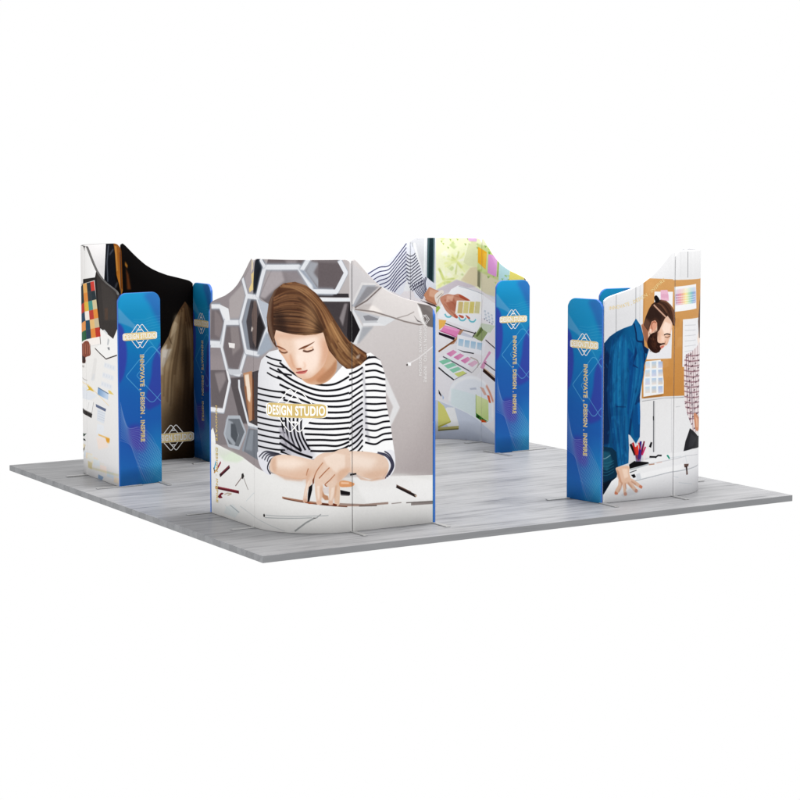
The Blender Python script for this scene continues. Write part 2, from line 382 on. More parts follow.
["L","2a2a36",0.8,0,1,13,[1022,658,1122,720,1280,710]],
["L","2a2a36",0.8,0,1,13,[1064,648,1142,708,1300,704]],
["L","2a2a36",0.8,0,1,13,[1102,638,1162,696,1320,698]],
["L","2a2a36",0.8,0,1,13,[1138,628,1180,684,1340,692]],
["L","2a2a36",1,0,1,14,[1260,694,1180,646,1142,572,1180,518]],
["P","e4e4e8",1,0,1,[2304,696,2394,700,2408,556,2354,472,2264,444,2330,544]],
["L","2a2a3c",0.85,0,1,13,[2150,696,2304,666,2370,570,2304,458]],
["L","2a2a3c",0.85,0,1,13,[2224,702,2330,666,2382,568,2326,470]],
["L","2a2a3c",0.85,0,1,13,[2296,706,2354,664,2394,568,2346,484]],
["P","dfc6b4",1,0,1,[1190,656,1280,702,1416,702,1574,672,1660,640,1626,518,1494,492,1358,504,1238,524,1170,560]],
["P","c99c80",0.6,8,0,[1216,536,1358,508,1494,496,1556,512,1494,476,1338,482]],
["P","efdfd2",0.8,21,0,[1238,660,1416,682,1558,640,1414,584,1238,590]],
["P","dfc6b4",1,0,1,[1696,692,1784,716,1912,734,2110,716,2272,672,2338,598,2322,510,2212,458,2070,488,1930,542,1800,478,1712,476,1626,554]],
["P","efe0d4",0.8,25,0,[1730,690,1990,712,2232,640,2150,558,1912,594,1766,586]],
["P","c99c80",0.55,3,0,[1996,514,2132,458,2268,470,2336,532,2302,452,2166,444,2048,466]],
["P","dfc6b4",1,0,1,[1616,684,1686,728,1776,734,1852,758,1928,744,1938,564,1850,480,1822,444,1730,422,1686,450,1642,504,1560,486,1538,530,1570,604]],
["P","edddd0",0.7,4,0,[1686,684,1794,726,1890,702,1888,586,1812,544,1722,620]],
["P","dfc6b4",1,0,1,[1538,530,1562,594,1614,576,1588,468,1570,432,1546,386,1542,292,1506,292,1520,396,1534,450]],
["P","edddd0",0.8,2,0,[1548,468,1566,486,1552,422,1528,342,1520,342,1534,414]],
["P","1c1a1e",1,0,0,[1560,424,1592,450,1588,396,1564,296,1546,284,1550,360]],
["P","dfc6b4",1,0,1,[1614,504,1650,504,1686,440,1680,360,1668,306,1672,270,1632,266,1622,316,1614,396]],
["P","edddd0",0.8,2,0,[1632,432,1658,432,1658,342,1644,306,1636,342]],
["P","b98a6c",1,2,0,[1680,396,1698,354,1730,340,1738,304,1702,304,1678,332]],
["P","d7cfcc",1,2,0,[1678,414,1740,422,1740,358,1694,364]],
["P","dfc6b4",1,0,1,[1740,422,1784,438,1812,428,1804,356,1776,302,1770,262,1734,268,1738,330]],
["P","edddd0",0.7,2,0,[1762,412,1794,418,1784,356,1756,294,1748,304]],
["P","dcbfa8",1,0,1,[1798,436,1836,452,1840,372,1830,254,1794,256,1790,302]],
["P","d69c70",1,0,1,[1838,466,1888,472,1978,442,1968,416,1908,412,1842,420]],
["P","eac4a6",1,2,0,[1850,462,1928,452,1928,438,1850,444]],
["P","1f1c20",1,0,0,[1842,390,1938,364,1938,336,1846,348]],
["P","6c6668",1,1,0,[1846,346,1932,336,1928,330,1850,338]],
["P","1b191c",1,0,0,[1938,528,2002,532,2004,518,1940,512]],
["L","9b5f40",0.85,0,1,9,[1686,642,1642,586,1614,532,1600,468]],
["L","9b5f40",0.85,0,1,9,[1744,596,1694,548,1650,500]],
["L","9b5f40",0.85,0,1,9,[1794,532,1748,484,1704,444,1722,426]],
["L","9b5f40",0.85,0,1,9,[1538,526,1544,558,1556,590]],
["P","7b4a32",1,1,0,[1592,486,1606,514,1606,460,1592,442]],
["P","9b5a3c",1,1,0,[1506,292,1560,286,1614,270,1560,270]],
["P","5e3524",1,1,0,[1676,278,1738,268,1730,252,1676,260]],
["P","6b2f1c",1,1,0,[1776,274,1812,260,1812,248,1776,252]],
["P","d9b59c",0.6,9,1,[1660,620,1704,652,1686,612,1660,576]],
["P","d9b59c",0.6,9,1,[1730,574,1768,600,1740,556,1704,522]],
["P","d9b59c",0.6,9,1,[1776,518,1812,540,1786,496,1748,466]],
["P","cfa487",0.55,15,1,[1832,570,1928,582,1934,546,1870,496,1832,444,1812,482]],
["P","c99b80",0.5,9,1,[1544,548,1570,576,1560,504,1538,450,1530,468]],
["P","d2a88c",0.6,8,1,[1658,414,1684,422,1678,342,1668,288]],
["P","c4967a",0.55,6,1,[1794,410,1812,428,1798,338,1780,276]],
["P","b98268",0.35,4,1,[1510,314,1542,314,1540,292,1508,292]],
["P","d8a890",0.5,3,1,[1634,298,1668,296,1666,268,1636,268]],
["P","d8a890",0.5,3,1,[1738,294,1770,294,1768,264,1738,268]],
["P","d2a98e",0.5,25,1,[1216,550,1414,550,1592,588,1660,552,1494,496,1358,508]],
["P","c99f84",0.5,13,1,[1190,640,1242,678,1242,538,1198,562]],
["P","cfa88e",0.5,21,1,[2110,526,2312,546,2330,510,2212,462,2070,492]],
["P","cfa98d",1,0,1,[1456,1488,1498,1392,1568,1348,1664,1344,1750,1384,1810,1470,1804,1592,1734,1696]],
["P","a97656",0.7,8,1,[1630,1386,1750,1488,1810,1556,1804,1470,1750,1398,1680,1358]],
["P","e0c5b2",1,0,1,[1206,1806,1250,1718,1282,1638,1330,1578,1374,1514,1420,1454,1462,1412,1512,1392,1574,1400,1630,1438,1692,1508,1726,1592,1734,1696,1706,1784,1632,1842,1422,1850]],
["C",1,[1206,1806,1250,1718,1282,1638,1330,1578,1374,1514,1420,1454,1462,1412,1512,1392,1574,1400,1630,1438,1692,1508,1726,1592,1734,1696,1706,1784,1632,1842,1422,1850]],
["P","efdccf",0.95,25,0,[1420,1764,1630,1784,1692,1662,1664,1524,1578,1438,1498,1490,1456,1592]],
["P","d8ad90",0.9,17,0,[1198,1806,1266,1718,1344,1590,1438,1436,1404,1436,1266,1586]],
["P","dcb89f",0.7,17,0,[1326,1616,1390,1590,1442,1522,1434,1482,1374,1514]],
["P","c99c80",0.7,21,0,[1700,1732,1740,1696,1716,1558,1646,1456,1692,1594]],
["C"],
["P","d6ab90",0.55,18,0,[1378,1610,1408,1612,1424,1540,1446,1474,1400,1466,1376,1524]],
["P","f3e4da",0.6,14,0,[1446,1612,1484,1614,1502,1526,1490,1494,1462,1504]],
["P","d09c7e",0.45,28,0,[1652,1730,1738,1786,1752,1612,1708,1526,1664,1470,1672,1600]],
["P","cc9c80",0.45,18,0,[1200,1792,1694,1816,1666,1788,1462,1750,1254,1752]],
["P","d7a78c",0.4,12,0,[1446,1426,1534,1432,1520,1404,1460,1398]],
["P","7a4a34",0.85,1,1,[1236,1684,1282,1678,1328,1660,1356,1644,1322,1650,1276,1664]],
["P","6b3f2a",0.9,1,1,[1470,1652,1508,1678,1558,1698,1618,1726,1570,1690,1522,1664]],
["L","5b3320",0.9,3,1,12,[1282,1642,1308,1624,1342,1620,1368,1630]],
["L","c48a6a",0.6,3,1,11,[1292,1652,1332,1640,1364,1636]],
["L","4c2a1c",0.95,3,1,15,[1512,1644,1548,1636,1580,1644,1606,1658]],
["L","b98262",0.6,3,1,12,[1516,1658,1556,1660,1600,1678]],
["P","eccfba",1,1,0,[1526,1658,1592,1672,1596,1654,1548,1644]],
["L","bd8566",0.55,7,1,11,[1392,1612,1408,1554,1424,1510,1454,1476,1484,1478]],
["P","a86a50",0.8,1,0,[1448,1486,1494,1490,1502,1476,1460,1468]],
["L","d9a88c",0.6,7,0,11,[1520,1542,1534,1510,1520,1484]],
["P","c9756e",1,0,1,[1446,1450,1484,1462,1520,1466,1552,1472,1532,1444,1494,1436,1460,1438]],
["L","96504c",1,0,1,8,[1446,1450,1498,1452,1552,1470]],
["P","c48a68",0.6,13,0,[1498,1396,1574,1396,1636,1442,1692,1496,1720,1472,1646,1386,1578,1358]],
["P","553a2b",1,0,0,[1144,1928,1172,2068,1236,2174,1330,2238,1442,2254,1546,2220,1632,2152,1718,2042,1804,1902,1884,1778,1938,1718,2052,1644,2112,1606,2112,1550,2052,1504,1972,1474,1906,1476,1840,1528,1786,1592,1744,1644,1716,1724,1700,1784,1692,1808,1630,1790,1528,1780,1420,1788,1326,1804,1250,1822,1232,1758,1258,1656,1206,1716,1156,1806]],
["C",0,[1144,1928,1172,2068,1236,2174,1330,2238,1442,2254,1546,2220,1632,2152,1718,2042,1804,1902,1884,1778,1938,1718,2052,1644,2112,1606,2112,1550,2052,1504,1972,1474,1906,1476,1840,1528,1786,1592,1744,1644,1716,1724,1700,1784,1692,1808,1630,1790,1528,1780,1420,1788,1326,1804,1250,1822,1232,1758,1258,1656,1206,1716,1156,1806]],
["S",14,12,["7b6252","4a372d","8d7360","5f483b"],0.8,1,[1174,2136,1144,1996,1142,1876,1232,1672],[1290,2226,1218,2104,1194,1930,1224,1758]],
["S",46,14,["5a3f31","42302a","7d5a42","6b4b38","4e382e","866048"],0.75,2,[1224,1792,1384,1764,1562,1760,1706,1800],[1226,2104,1386,2160,1546,2110,1706,1818]],
["S",90,5,["2f211b","8f6a4c","3b2a20","a27c5a","5a4030"],0.6,31,[1224,1800,1384,1770,1562,1766,1706,1808],[1226,2104,1386,2170,1546,2124,1706,1828]],
["S",80,5,["33231a","a5805a","4d3527","b8946c","694a34"],0.6,32,[1330,2238,1502,2206,1666,2034,1770,1800,1822,1590,1952,1468],[1380,2252,1598,2214,1762,2020,1900,1788,2000,1660,2120,1570]],
["G","c79f76","c79f76",[-170,2584,-160,2580],0.42,38,0,[1528,2076,1626,2076,1652,1794,1520,1780]],
["P","2f2320",0.65,25,0,[1234,1984,1328,1970,1384,1798,1288,1808,1224,1834]],
["P","33251f",0.6,21,0,[1632,1922,1706,1834,1686,1800,1624,1808]],
["S",44,15,["7d573e","4d3529","8f6849","6b4a36","9f7b58","402c23","7f5c42","5a3f31"],0.8,3,[1290,2210,1458,2186,1632,2042,1734,1818,1786,1626,1932,1476],[1368,2252,1582,2214,1752,2024,1884,1796,1992,1670,2120,1578]],
["S",22,14,["93704f","73523a","ad8862","563c2c","9a7652"],0.8,5,[1692,1818,1752,1678,1840,1548,1952,1472],[1788,1920,1896,1744,2012,1618,2112,1516]],
["P","c99a68",0.35,29,0,[1700,1972,1788,1886,1884,1728,1804,1722,1734,1852]],
["P","3a2820",0.5,17,0,[1934,1718,1972,1688,1972,1584,1938,1586]],
["P","caa27a",0.25,21,0,[1270,2208,1494,2240,1632,2146,1564,2144,1386,2194]],
["L","3d2a22",0.6,7,1,14,[1466,2116,1598,2008,1682,1852,1734,1724,1804,1592]],
["C"],
["P","5b3a26",0.5,8,0,[2012,1596,2092,1606,2040,1540,1984,1522]],
["P","e6e2de",0.5,4,0,[2008,1588,2050,1602,2034,1562,2000,1560]]],
'right': [
["G","d3d3d5","e2e2e3",[-72,1946,748,2328],1,0,0,[-238,2614,-214,-192,1462,-372,1462,2582]],
["L","a9a9ab",0.8,0,0,11,[166,2140,170,1402]],
["L","a9a9ab",0.8,0,0,11,[400,2134,404,1390]],
["L","b9b9bb",0.5,0,0,7,[450,2158,450,1768]],
["L","a3a3a5",1,0,0,12,[1050,2444,1054,2182]],
["L","c9c9cb",0.5,0,0,7,[944,2460,948,2186]],
["L","dadadb",0.6,14,0,14,[952,2460,956,2186]],
["L","dadadb",0.6,14,0,14,[990,2458,996,2186]],
["L","dadadb",0.6,14,0,14,[1102,2456,1108,2180]],
["L","dadadb",0.6,14,0,14,[1188,2452,1194,2178]],
["G","cfa06a","c08a4e",[750,2192,764,1032],1,0,0,[508,2192,850,2172,854,2164,1444,2158,1462,2172,1462,1662,1014,988,484,1006,494,1928]],
["P","b98348",0.7,1,0,[490,2192,518,2190,496,1766,488,1006,484,1006]],
["P","d9ad79",0.22,6,0,[550,2142,616,2148,634,2060,534,2048]],
["P","b67f45",0.22,6,0,[596,1956,664,1960,678,1872,580,1862]],
["P","d9ad79",0.22,6,0,[644,1768,712,1772,722,1684,628,1674]],
["P","b67f45",0.22,6,0,[692,1580,758,1584,766,1496,676,1486]],
["P","d9ad79",0.22,6,0,[740,1392,806,1394,812,1306,724,1296]],
["P","b67f45",0.22,6,0,[788,1202,856,1204,856,1116,772,1106]],
["P","d9ad79",0.22,6,0,[824,1970,890,1974,888,1886,808,1874]],
["P","b67f45",0.22,6,0,[872,1780,942,1784,936,1696,856,1686]],
["P","d9ad79",0.22,6,0,[920,1592,996,1594,986,1506,904,1496]],
["P","b67f45",0.22,6,0,[974,1400,1058,1402,1042,1314,956,1306]],
["P","d9ad79",0.22,6,0,[1032,1208,1128,1208,1104,1120,1012,1112]],
["P","b67f45",0.22,6,0,[1080,1980,1190,1982,1156,1894,1058,1886]],
["P","d9ad79",0.22,6,0,[1154,1788,1310,1786,1246,1700,1128,1692]],
["P","b67f45",0.22,6,0,[1254,1592,1462,1582,1462,1492,1218,1498]],
["P","e9e9ea",1,0,0,[626,2056,852,2048,840,1388,538,1390,620,1788]],
["P","dcdcdf",0.8,4,0,[640,1624,842,1616,840,1388,538,1390]],
["P","e2b7c9",1,1,0,[700,2068,784,2068,800,2006,804,1958,702,1968]],
["P","d9a6bd",0.7,1,0,[702,2030,794,2028,794,1986,704,1992]],
["P","ececed",1,0,0,[868,2096,1224,2112,1240,1864,878,1848]],
["P","b08aa8",0.85,2,0,[886,2022,910,2024,912,1918,888,1912]],
["P","b08aa8",0.35,4,0,[886,2066,910,2068,910,2004,888,1998]],
["P","cf8fa0",0.85,2,0,[910,2024,934,2026,936,1918,912,1914]],
["P","cf8fa0",0.35,4,0,[910,2068,934,2070,934,2006,910,2000]],
["P","dd8f98",0.85,2,0,[934,2026,958,2028,960,1920,934,1916]],
["P","dd8f98",0.35,4,0,[932,2070,958,2072,958,2008,934,2002]],
["P","e2a793",0.85,2,0,[958,2028,984,2030,986,1920,960,1916]],
["P","e2a793",0.35,4,0,[958,2072,984,2074,984,2008,958,2004]],
["P","ecc08c",0.85,2,0,[984,2030,1010,2032,1012,1922,986,1918]],
["P","ecc08c",0.35,4,0,[982,2074,1010,2076,1010,2010,984,2004]],
["P","efdd96",0.85,2,0,[1010,2032,1038,2032,1040,1922,1012,1918]],
["P","efdd96",0.35,4,0,[1010,2076,1038,2076,1038,2012,1010,2006]],
["P","d5dda0",0.85,2,0,[1038,2032,1068,2034,1070,1924,1040,1918]],
["P","d5dda0",0.35,4,0,[1038,2076,1068,2078,1068,2014,1038,2008]],
["P","a8d0b0",0.85,2,0,[1068,2034,1100,2036,1102,1924,1070,1920]],
["P","a8d0b0",0.35,4,0,[1066,2078,1100,2080,1100,2016,1068,2010]],
["P","84c0c0",0.85,2,0,[1100,2036,1136,2036,1138,1924,1102,1920]],
["P","84c0c0",0.35,4,0,[1098,2080,1134,2080,1136,2016,1100,2010]],
["P","86aacb",0.85,2,0,[1134,2036,1174,2038,1176,1924,1136,1920]],
["P","86aacb",0.35,4,0,[1134,2080,1172,2082,1174,2018,1134,2012]],
["P","9aa6d0",0.85,2,0,[1172,2038,1218,2038,1222,1924,1176,1920]],
["P","9aa6d0",0.35,4,0,[1172,2082,1216,2082,1218,2018,1174,2012]],
["L","f4f4f4",0.7,0,0,6,[888,1998,1206,2008]],
["L","f4f4f4",0.7,0,0,6,[888,1972,1206,1986]],
["L","f4f4f4",0.7,0,0,6,[888,1948,1208,1962]],
["L","f4f4f4",0.7,0,0,6,[888,1924,1208,1938]],
["P","e6e6e8",1,0,0,[986,1768,1336,1768,1462,1760,1462,1268,986,1294]],
["L","bfc0c4",0.7,0,0,7,[1014,1708,1226,1700]],
["L","bfc0c4",0.7,0,0,7,[1014,1656,1228,1650]],
["L","bfc0c4",0.7,0,0,7,[1016,1602,1230,1600]],
["L","bfc0c4",0.7,0,0,7,[1016,1550,1232,1548]],
["L","bfc0c4",0.7,0,0,7,[1016,1498,1234,1498]],
["L","bfc0c4",0.7,0,0,7,[1018,1446,1234,1448]],
["L","bfc0c4",0.7,0,0,7,[1018,1394,1236,1398]],
["L","9f7a50",0.5,0,0,9,[978,1748,982,1294]],
["P","e4e6e7",1,0,0,[534,1372,710,1378,730,1322,750,1156,750,1040,504,1022,502,1184]],
["G","b7cfe0","dfd2c8",[522,1366,522,1300],0.9,0,0,[522,1366,576,1366,580,1302,522,1300]],
["G","a5c0da","d9c9b8",[600,1364,602,1298],0.9,0,0,[600,1364,656,1364,658,1300,602,1298]],
["G","9fb6d6","c9c7d8",[680,1362,680,1298],0.9,0,0,[680,1362,734,1362,738,1298,680,1298]],
["G","b7cfe0","d9c9b8",[522,1284,524,1218],0.9,0,0,[522,1284,578,1284,580,1220,524,1218]],
["G","a5c0da","c9c7d8",[602,1282,602,1218],0.9,0,0,[602,1282,656,1282,660,1218,602,1218]],
["G","9fb6d6","dfd2c8",[680,1280,682,1216],0.9,0,0,[680,1280,736,1280,738,1216,682,1216]],
["G","b7cfe0","c9c7d8",[524,1202,524,1138],0.9,0,0,[524,1202,578,1202,582,1138,524,1138]],
["G","a5c0da","dfd2c8",[602,1200,604,1136],0.9,0,0,[602,1200,658,1200,660,1136,604,1136]],
["G","9fb6d6","d9c9b8",[682,1198,682,1132],0.9,0,0,[682,1198,736,1198,740,1134,682,1132]],
["G","b7cfe0","dfd2c8",[524,1120,526,1056],0.9,0,0,[524,1120,580,1120,582,1056,526,1056]],
["G","a5c0da","d9c9b8",[604,1118,604,1054],0.9,0,0,[604,1118,658,1118,662,1054,604,1054]],
["G","9fb6d6","c9c7d8",[682,1116,684,1050],0.9,0,0,[682,1116,738,1116,740,1052,684,1050]],
["P","8d6439",0.6,1,0,[504,1020,750,1036,730,1018,504,1004]],
["P","d7d7d9",1,0,0,[484,1004,764,1012,1014,1004,1020,986,764,994,484,980]],
["L","9c9c9e",1,0,0,8,[488,978,764,992,1016,988]],
["G","dddcdc","e3e3e4",[596,960,944,526],1,0,0,[462,974,764,992,1026,984,1462,960,1462,324,470,422]],
["L","77777a",1,0,0,14,[630,974,634,464]],
["L","3f3f42",1,0,0,14,[628,822,630,780]],
["L","b9b9bb",0.5,0,0,6,[646,974,650,464]],
["L","c1c1c4",0.5,0,0,7,[846,990,854,450]],
["L","c4c4c6",1,0,0,7,[902,898,960,900]],
["P","efe0d6",1,0,0,[1358,1668,1462,1690,1462,1380,1314,1478,1274,1564]],
["P","6a5347",1,0,0,[1358,1920,1462,2024,1462,1550,1350,1558,1302,1728]],
["P","3f2f29",0.7,3,0,[1432,1846,1462,1886,1462,1662,1358,1668]],
["P","e2d8d8",1,0,0,[1008,1348,1040,1416,1152,1442,1276,1482,1370,1516,1462,1508,1462,748,1316,598,1172,628,1140,702,1074,806,1028,906,1014,1100]],
["C",0,[1008,1348,1040,1416,1152,1442,1276,1482,1370,1516,1462,1508,1462,748,1316,598,1172,628,1140,702,1074,806,1028,906,1014,1100]],
["L","8d6a72",0.75,0,0,14,[988,1420,1124,1394,1462,1382]],
["L","8d6a72",0.75,0,0,14,[988,1366,1126,1340,1462,1328]],
["L","8d6a72",0.75,0,0,14,[990,1314,1128,1288,1462,1276]],
["L","8d6a72",0.75,0,0,14,[990,1262,1128,1236,1462,1222]],
["L","8d6a72",0.75,0,0,14,[990,1210,1130,1182,1462,1168]],
["L","8d6a72",0.75,0,0,14,[992,1158,1130,1130,1462,1116]],
["L","8d6a72",0.75,0,0,14,[992,1104,1132,1078,1462,1062]],
["L","8d6a72",0.75,0,0,14,[994,1052,1134,1024,1462,1008]],
["L","8d6a72",0.75,0,0,14,[994,1000,1134,972,1462,954]],
["L","8d6a72",0.75,0,0,14,[996,948,1136,918,1462,902]],
["L","8d6a72",0.75,0,0,14,[996,894,1136,866,1462,848]],
["L","8d6a72",0.75,0,0,14,[996,842,1138,812,1462,794]],
["L","8d6a72",0.75,0,0,14,[998,790,1140,760,1462,740]],
["L","7b5560",0.7,0,1,12,[1032,1526,1056,1180,1084,624]],
["L","7b5560",0.7,0,1,12,[1070,1524,1094,1178,1134,618]],
["L","7b5560",0.7,0,1,12,[1112,1522,1136,1174,1192,612]],
["L","7b5560",0.7,0,1,12,[1158,1518,1182,1170,1264,604]],
["L","7b5560",0.7,0,1,12,[1214,1514,1240,1164,1390,588]],
["L","7b5560",0.7,0,1,12,[1286,1508,1318,1158,1462,580]],
["L","7b5560",0.7,0,1,12,[1430,1498,1462,1144,1462,580]],
["L","7b5560",0.7,0,1,12,[1462,1494,1462,1144,1462,580]],
["L","7b5560",0.7,0,1,12,[1462,1494,1462,1144,1462,580]],
["P","4d3540",0.6,0,0,[1018,1444,1038,1444,1038,1432,1018,1434]],
["P","3a2832",0.6,0,0,[1150,1302,1176,1300,1176,1288,1150,1290]],
["P","4d3540",0.6,0,0,[1430,1140,1462,1138,1462,1126,1432,1130]],
["P","3a2832",0.6,0,0,[1130,1034,1156,1032,1156,1022,1130,1024]],
["P","4d3540",0.6,0,0,[1348,878,1462,864,1462,854,1348,866]],
["P","3a2832",0.6,0,0,[1112,766,1136,764,1136,754,1112,756]],
["P","4d3540",0.6,0,0,[1270,1396,1318,1392,1318,1380,1270,1384]],
["P","3a2832",0.6,0,0,[1080,1276,1102,1274,1102,1264,1080,1266]],
["P","4d3540",0.6,0,0,[1242,1128,1282,1124,1282,1114,1242,1118]],
["P","3a2832",0.6,0,0,[1062,1010,1084,1008,1084,996,1064,998]],
["P","4d3540",0.6,0,0,[1216,860,1250,858,1252,846,1216,850]],
["P","3a2832",0.6,0,0,[1048,742,1068,740,1068,730,1048,732]],
["P","4d3540",0.6,0,0,[1172,1374,1200,1372,1200,1360,1172,1362]],
["P","3a2832",0.6,0,0,[1462,1212,1462,1212,1462,1200,1462,1200]],
["P","4d3540",0.6,0,0,[1150,1106,1178,1104,1178,1092,1152,1096]],
["P","3a2832",0.6,0,0,[1462,940,1462,940,1462,928,1462,928]],
["P","4d3540",0.6,0,0,[1132,838,1158,836,1158,824,1132,828]],
["P","3a2832",0.6,0,0,[1352,678,1462,666,1462,654,1354,668]],
["P","4d3540",0.6,0,0,[1098,1348,1120,1346,1120,1336,1098,1338]],
["P","3a2832",0.6,0,0,[1274,1200,1322,1194,1322,1184,1274,1188]],
["P","4d3540",0.6,0,0,[1080,1082,1102,1080,1102,1068,1080,1070]],
["P","3a2832",0.6,0,0,[1244,932,1284,928,1284,916,1244,920]],
["P","4d3540",0.6,0,0,[1064,814,1086,812,1086,802,1064,804]],
["P","3a2832",0.6,0,0,[1218,664,1254,660,1254,648,1218,652]],
["P","4d3540",0.6,0,0,[1034,1322,1054,1322,1056,1310,1036,1312]],
["P","3a2832",0.6,0,0,[1174,1178,1202,1176,1204,1164,1174,1166]],
["P","4d3540",0.6,0,0,[1462,1014,1462,1014,1462,1002,1462,1002]],
["P","3a2832",0.6,0,0,[1152,910,1180,908,1180,896,1154,900]],
["P","4d3540",0.6,0,0,[1462,740,1462,740,1462,728,1462,728]],
["P","3a2832",0.6,0,0,[1116,1420,1140,1418,1140,1408,1116,1410]],
["P","4d3540",0.6,0,0,[1312,1270,1382,1264,1382,1252,1312,1258]],
["P","3a2832",0.6,0,0,[1098,1154,1122,1152,1122,1140,1098,1142]],
["P","4d3540",0.6,0,0,[1276,1002,1326,998,1328,986,1278,992]],
["P","3a2832",0.6,0,0,[1082,886,1104,884,1104,874,1082,876]],
["P","4d3540",0.6,0,0,[1246,734,1288,730,1288,718,1246,724]],
["P","3a2832",0.6,0,0,[1052,1394,1072,1394,1072,1382,1052,1384]],
["P","4d3540",0.6,0,0,[1198,1250,1230,1246,1230,1236,1198,1238]],
["P","3a2832",0.6,0,0,[1036,1128,1056,1126,1056,1116,1036,1116]],
["P","4d3540",0.6,0,0,[1176,982,1204,978,1206,968,1176,970]],
["P","3a2832",0.6,0,0,[1462,816,1462,816,1462,804,1462,804]],
["P","4d3540",0.6,0,0,[1154,714,1182,712,1182,700,1154,702]],
["P","3a2832",0.6,0,0,[1366,1340,1462,1330,1462,1320,1366,1328]],
["P","4d3540",0.6,0,0,[1118,1226,1142,1224,1142,1212,1118,1214]],
["P","3a2832",0.6,0,0,[1316,1072,1390,1064,1390,1054,1316,1062]],
["P","4d3540",0.6,0,0,[1100,958,1124,956,1124,944,1100,946]],
["P","3a2832",0.6,0,0,[1280,806,1330,800,1332,788,1280,794]],
["P","4d3540",0.6,0,0,[1084,690,1106,688,1106,678,1084,680]],
["P","3a2832",0.6,0,0,[1224,1320,1260,1318,1260,1306,1224,1310]],
["P","4d3540",0.6,0,0,[1052,1200,1074,1198,1074,1188,1052,1188]],
["P","3a2832",0.6,0,0,[1200,1054,1232,1050,1232,1038,1200,1042]],
["P","4d3540",0.6,0,0,[1038,932,1058,932,1058,920,1038,922]],
["P","3a2832",0.6,0,0,[1178,786,1208,782,1208,772,1178,774]],
["P","4d3540",0.6,0,0,[1462,1404,1462,1404,1462,1394,1462,1394]],
["P","3a2832",0.6,0,0,[1138,1298,1164,1296,1164,1284,1138,1286]],
["P","4d3540",0.6,0,0,[1372,1142,1462,1132,1462,1120,1372,1130]],
["P","3a2832",0.6,0,0,[1120,1030,1144,1028,1144,1016,1120,1018]],
["P","4d3540",0.6,0,0,[1320,874,1398,866,1400,854,1320,864]],
["P","3a2832",0.6,0,0,[1102,762,1126,760,1126,748,1102,752]],
["P","4d3540",0.6,0,0,[1252,1392,1296,1388,1296,1378,1254,1380]],
["P","3a2832",0.6,0,0,[1070,1272,1092,1270,1092,1260,1070,1260]],
["P","4d3540",0.6,0,0,[1226,1124,1262,1122,1264,1110,1226,1114]],
["P","3a2832",0.6,0,0,[1054,1004,1074,1004,1076,992,1054,994]],
["P","4d3540",0.6,0,0,[1202,856,1234,854,1234,842,1202,846]],
["P","3a2832",0.6,0,0,[1038,738,1058,736,1060,724,1038,726]],
["P","4d3540",0.6,0,0,[1160,1368,1188,1366,1188,1356,1160,1358]],
["P","3a2832",0.6,0,0,[1462,1206,1462,1206,1462,1196,1462,1196]],
["P","4d3540",0.6,0,0,[1140,1102,1166,1100,1166,1088,1140,1090]],
["P","3a2832",0.6,0,0,[1378,942,1462,934,1462,922,1380,932]],
["P","4d3540",0.6,0,0,[1122,834,1146,832,1146,820,1122,822]],
["P","3a2832",0.6,0,0,[1324,676,1408,666,1410,654,1326,666]],
["P","4d3540",0.6,0,0,[1088,1344,1110,1342,1110,1330,1088,1332]],
["P","3a2832",0.6,0,0,[1256,1196,1300,1192,1300,1180,1256,1184]],
["P","4d3540",0.6,0,0,[1072,1076,1092,1074,1094,1064,1072,1066]],
["P","3a2832",0.6,0,0,[1228,928,1266,924,1266,912,1228,916]],
["P","4d3540",0.6,0,0,[1056,810,1076,808,1076,796,1056,798]],
["P","3a2832",0.6,0,0,[1204,660,1238,656,1238,644,1204,648]],
["P","4d3540",0.6,0,0,[1026,1318,1046,1316,1046,1306,1026,1306]],
["P","3a2832",0.6,0,0,[1162,1174,1190,1170,1190,1160,1162,1162]],
["P","4d3540",0.6,0,0,[1462,1008,1462,1008,1462,996,1462,996]],
["P","3a2832",0.6,0,0,[1142,906,1168,904,1168,892,1142,894]],
["P","4d3540",0.6,0,0,[1386,744,1462,734,1462,724,1388,732]],
["P","3a2832",0.6,0,0,[1106,1416,1130,1414,1130,1402,1106,1404]],
["P","4d3540",0.6,0,0,[1290,1266,1346,1262,1346,1250,1290,1256]],
["P","3a2832",0.6,0,0,[1088,1148,1112,1146,1112,1136,1090,1138]],
["P","4d3540",0.6,0,0,[1258,998,1302,994,1304,982,1258,988]],
["P","3a2832",0.6,0,0,[1072,882,1094,880,1094,868,1072,870]],
["P","4d3540",0.6,0,0,[1230,730,1268,726,1270,716,1232,720]],
["P","3a2832",0.6,0,0,[1042,1390,1062,1388,1062,1378,1042,1378]],
["P","4d3540",0.6,0,0,[1184,1244,1214,1242,1216,1232,1184,1234]],
["P","3a2832",0.6,0,0,[1028,1122,1048,1122,1048,1110,1028,1112]],
["P","4d3540",0.6,0,0,[1162,978,1192,974,1192,964,1164,966]],
["P","3a2832",0.6,0,0,[1462,810,1462,810,1462,798,1462,798]],
["P","4d3540",0.6,0,0,[1144,710,1170,706,1170,696,1144,698]],
["P","3a2832",0.6,0,0,[1334,1336,1446,1326,1452,1314,1334,1324]],
["P","4d3540",0.6,0,0,[1108,1220,1132,1218,1132,1208,1108,1210]],
["P","3a2832",0.6,0,0,[1294,1070,1352,1064,1352,1052,1294,1058]],
["P","4d3540",0.6,0,0,[1090,954,1114,952,1114,940,1090,942]],
["P","3a2832",0.6,0,0,[1262,802,1306,796,1306,786,1262,790]],
["P","4d3540",0.6,0,0,[1074,686,1096,684,1096,672,1074,674]],
["P","3a2832",0.6,0,0,[1210,1316,1244,1314,1244,1302,1210,1306]],
["P","4d3540",0.6,0,0,[1044,1194,1064,1194,1064,1182,1044,1184]],
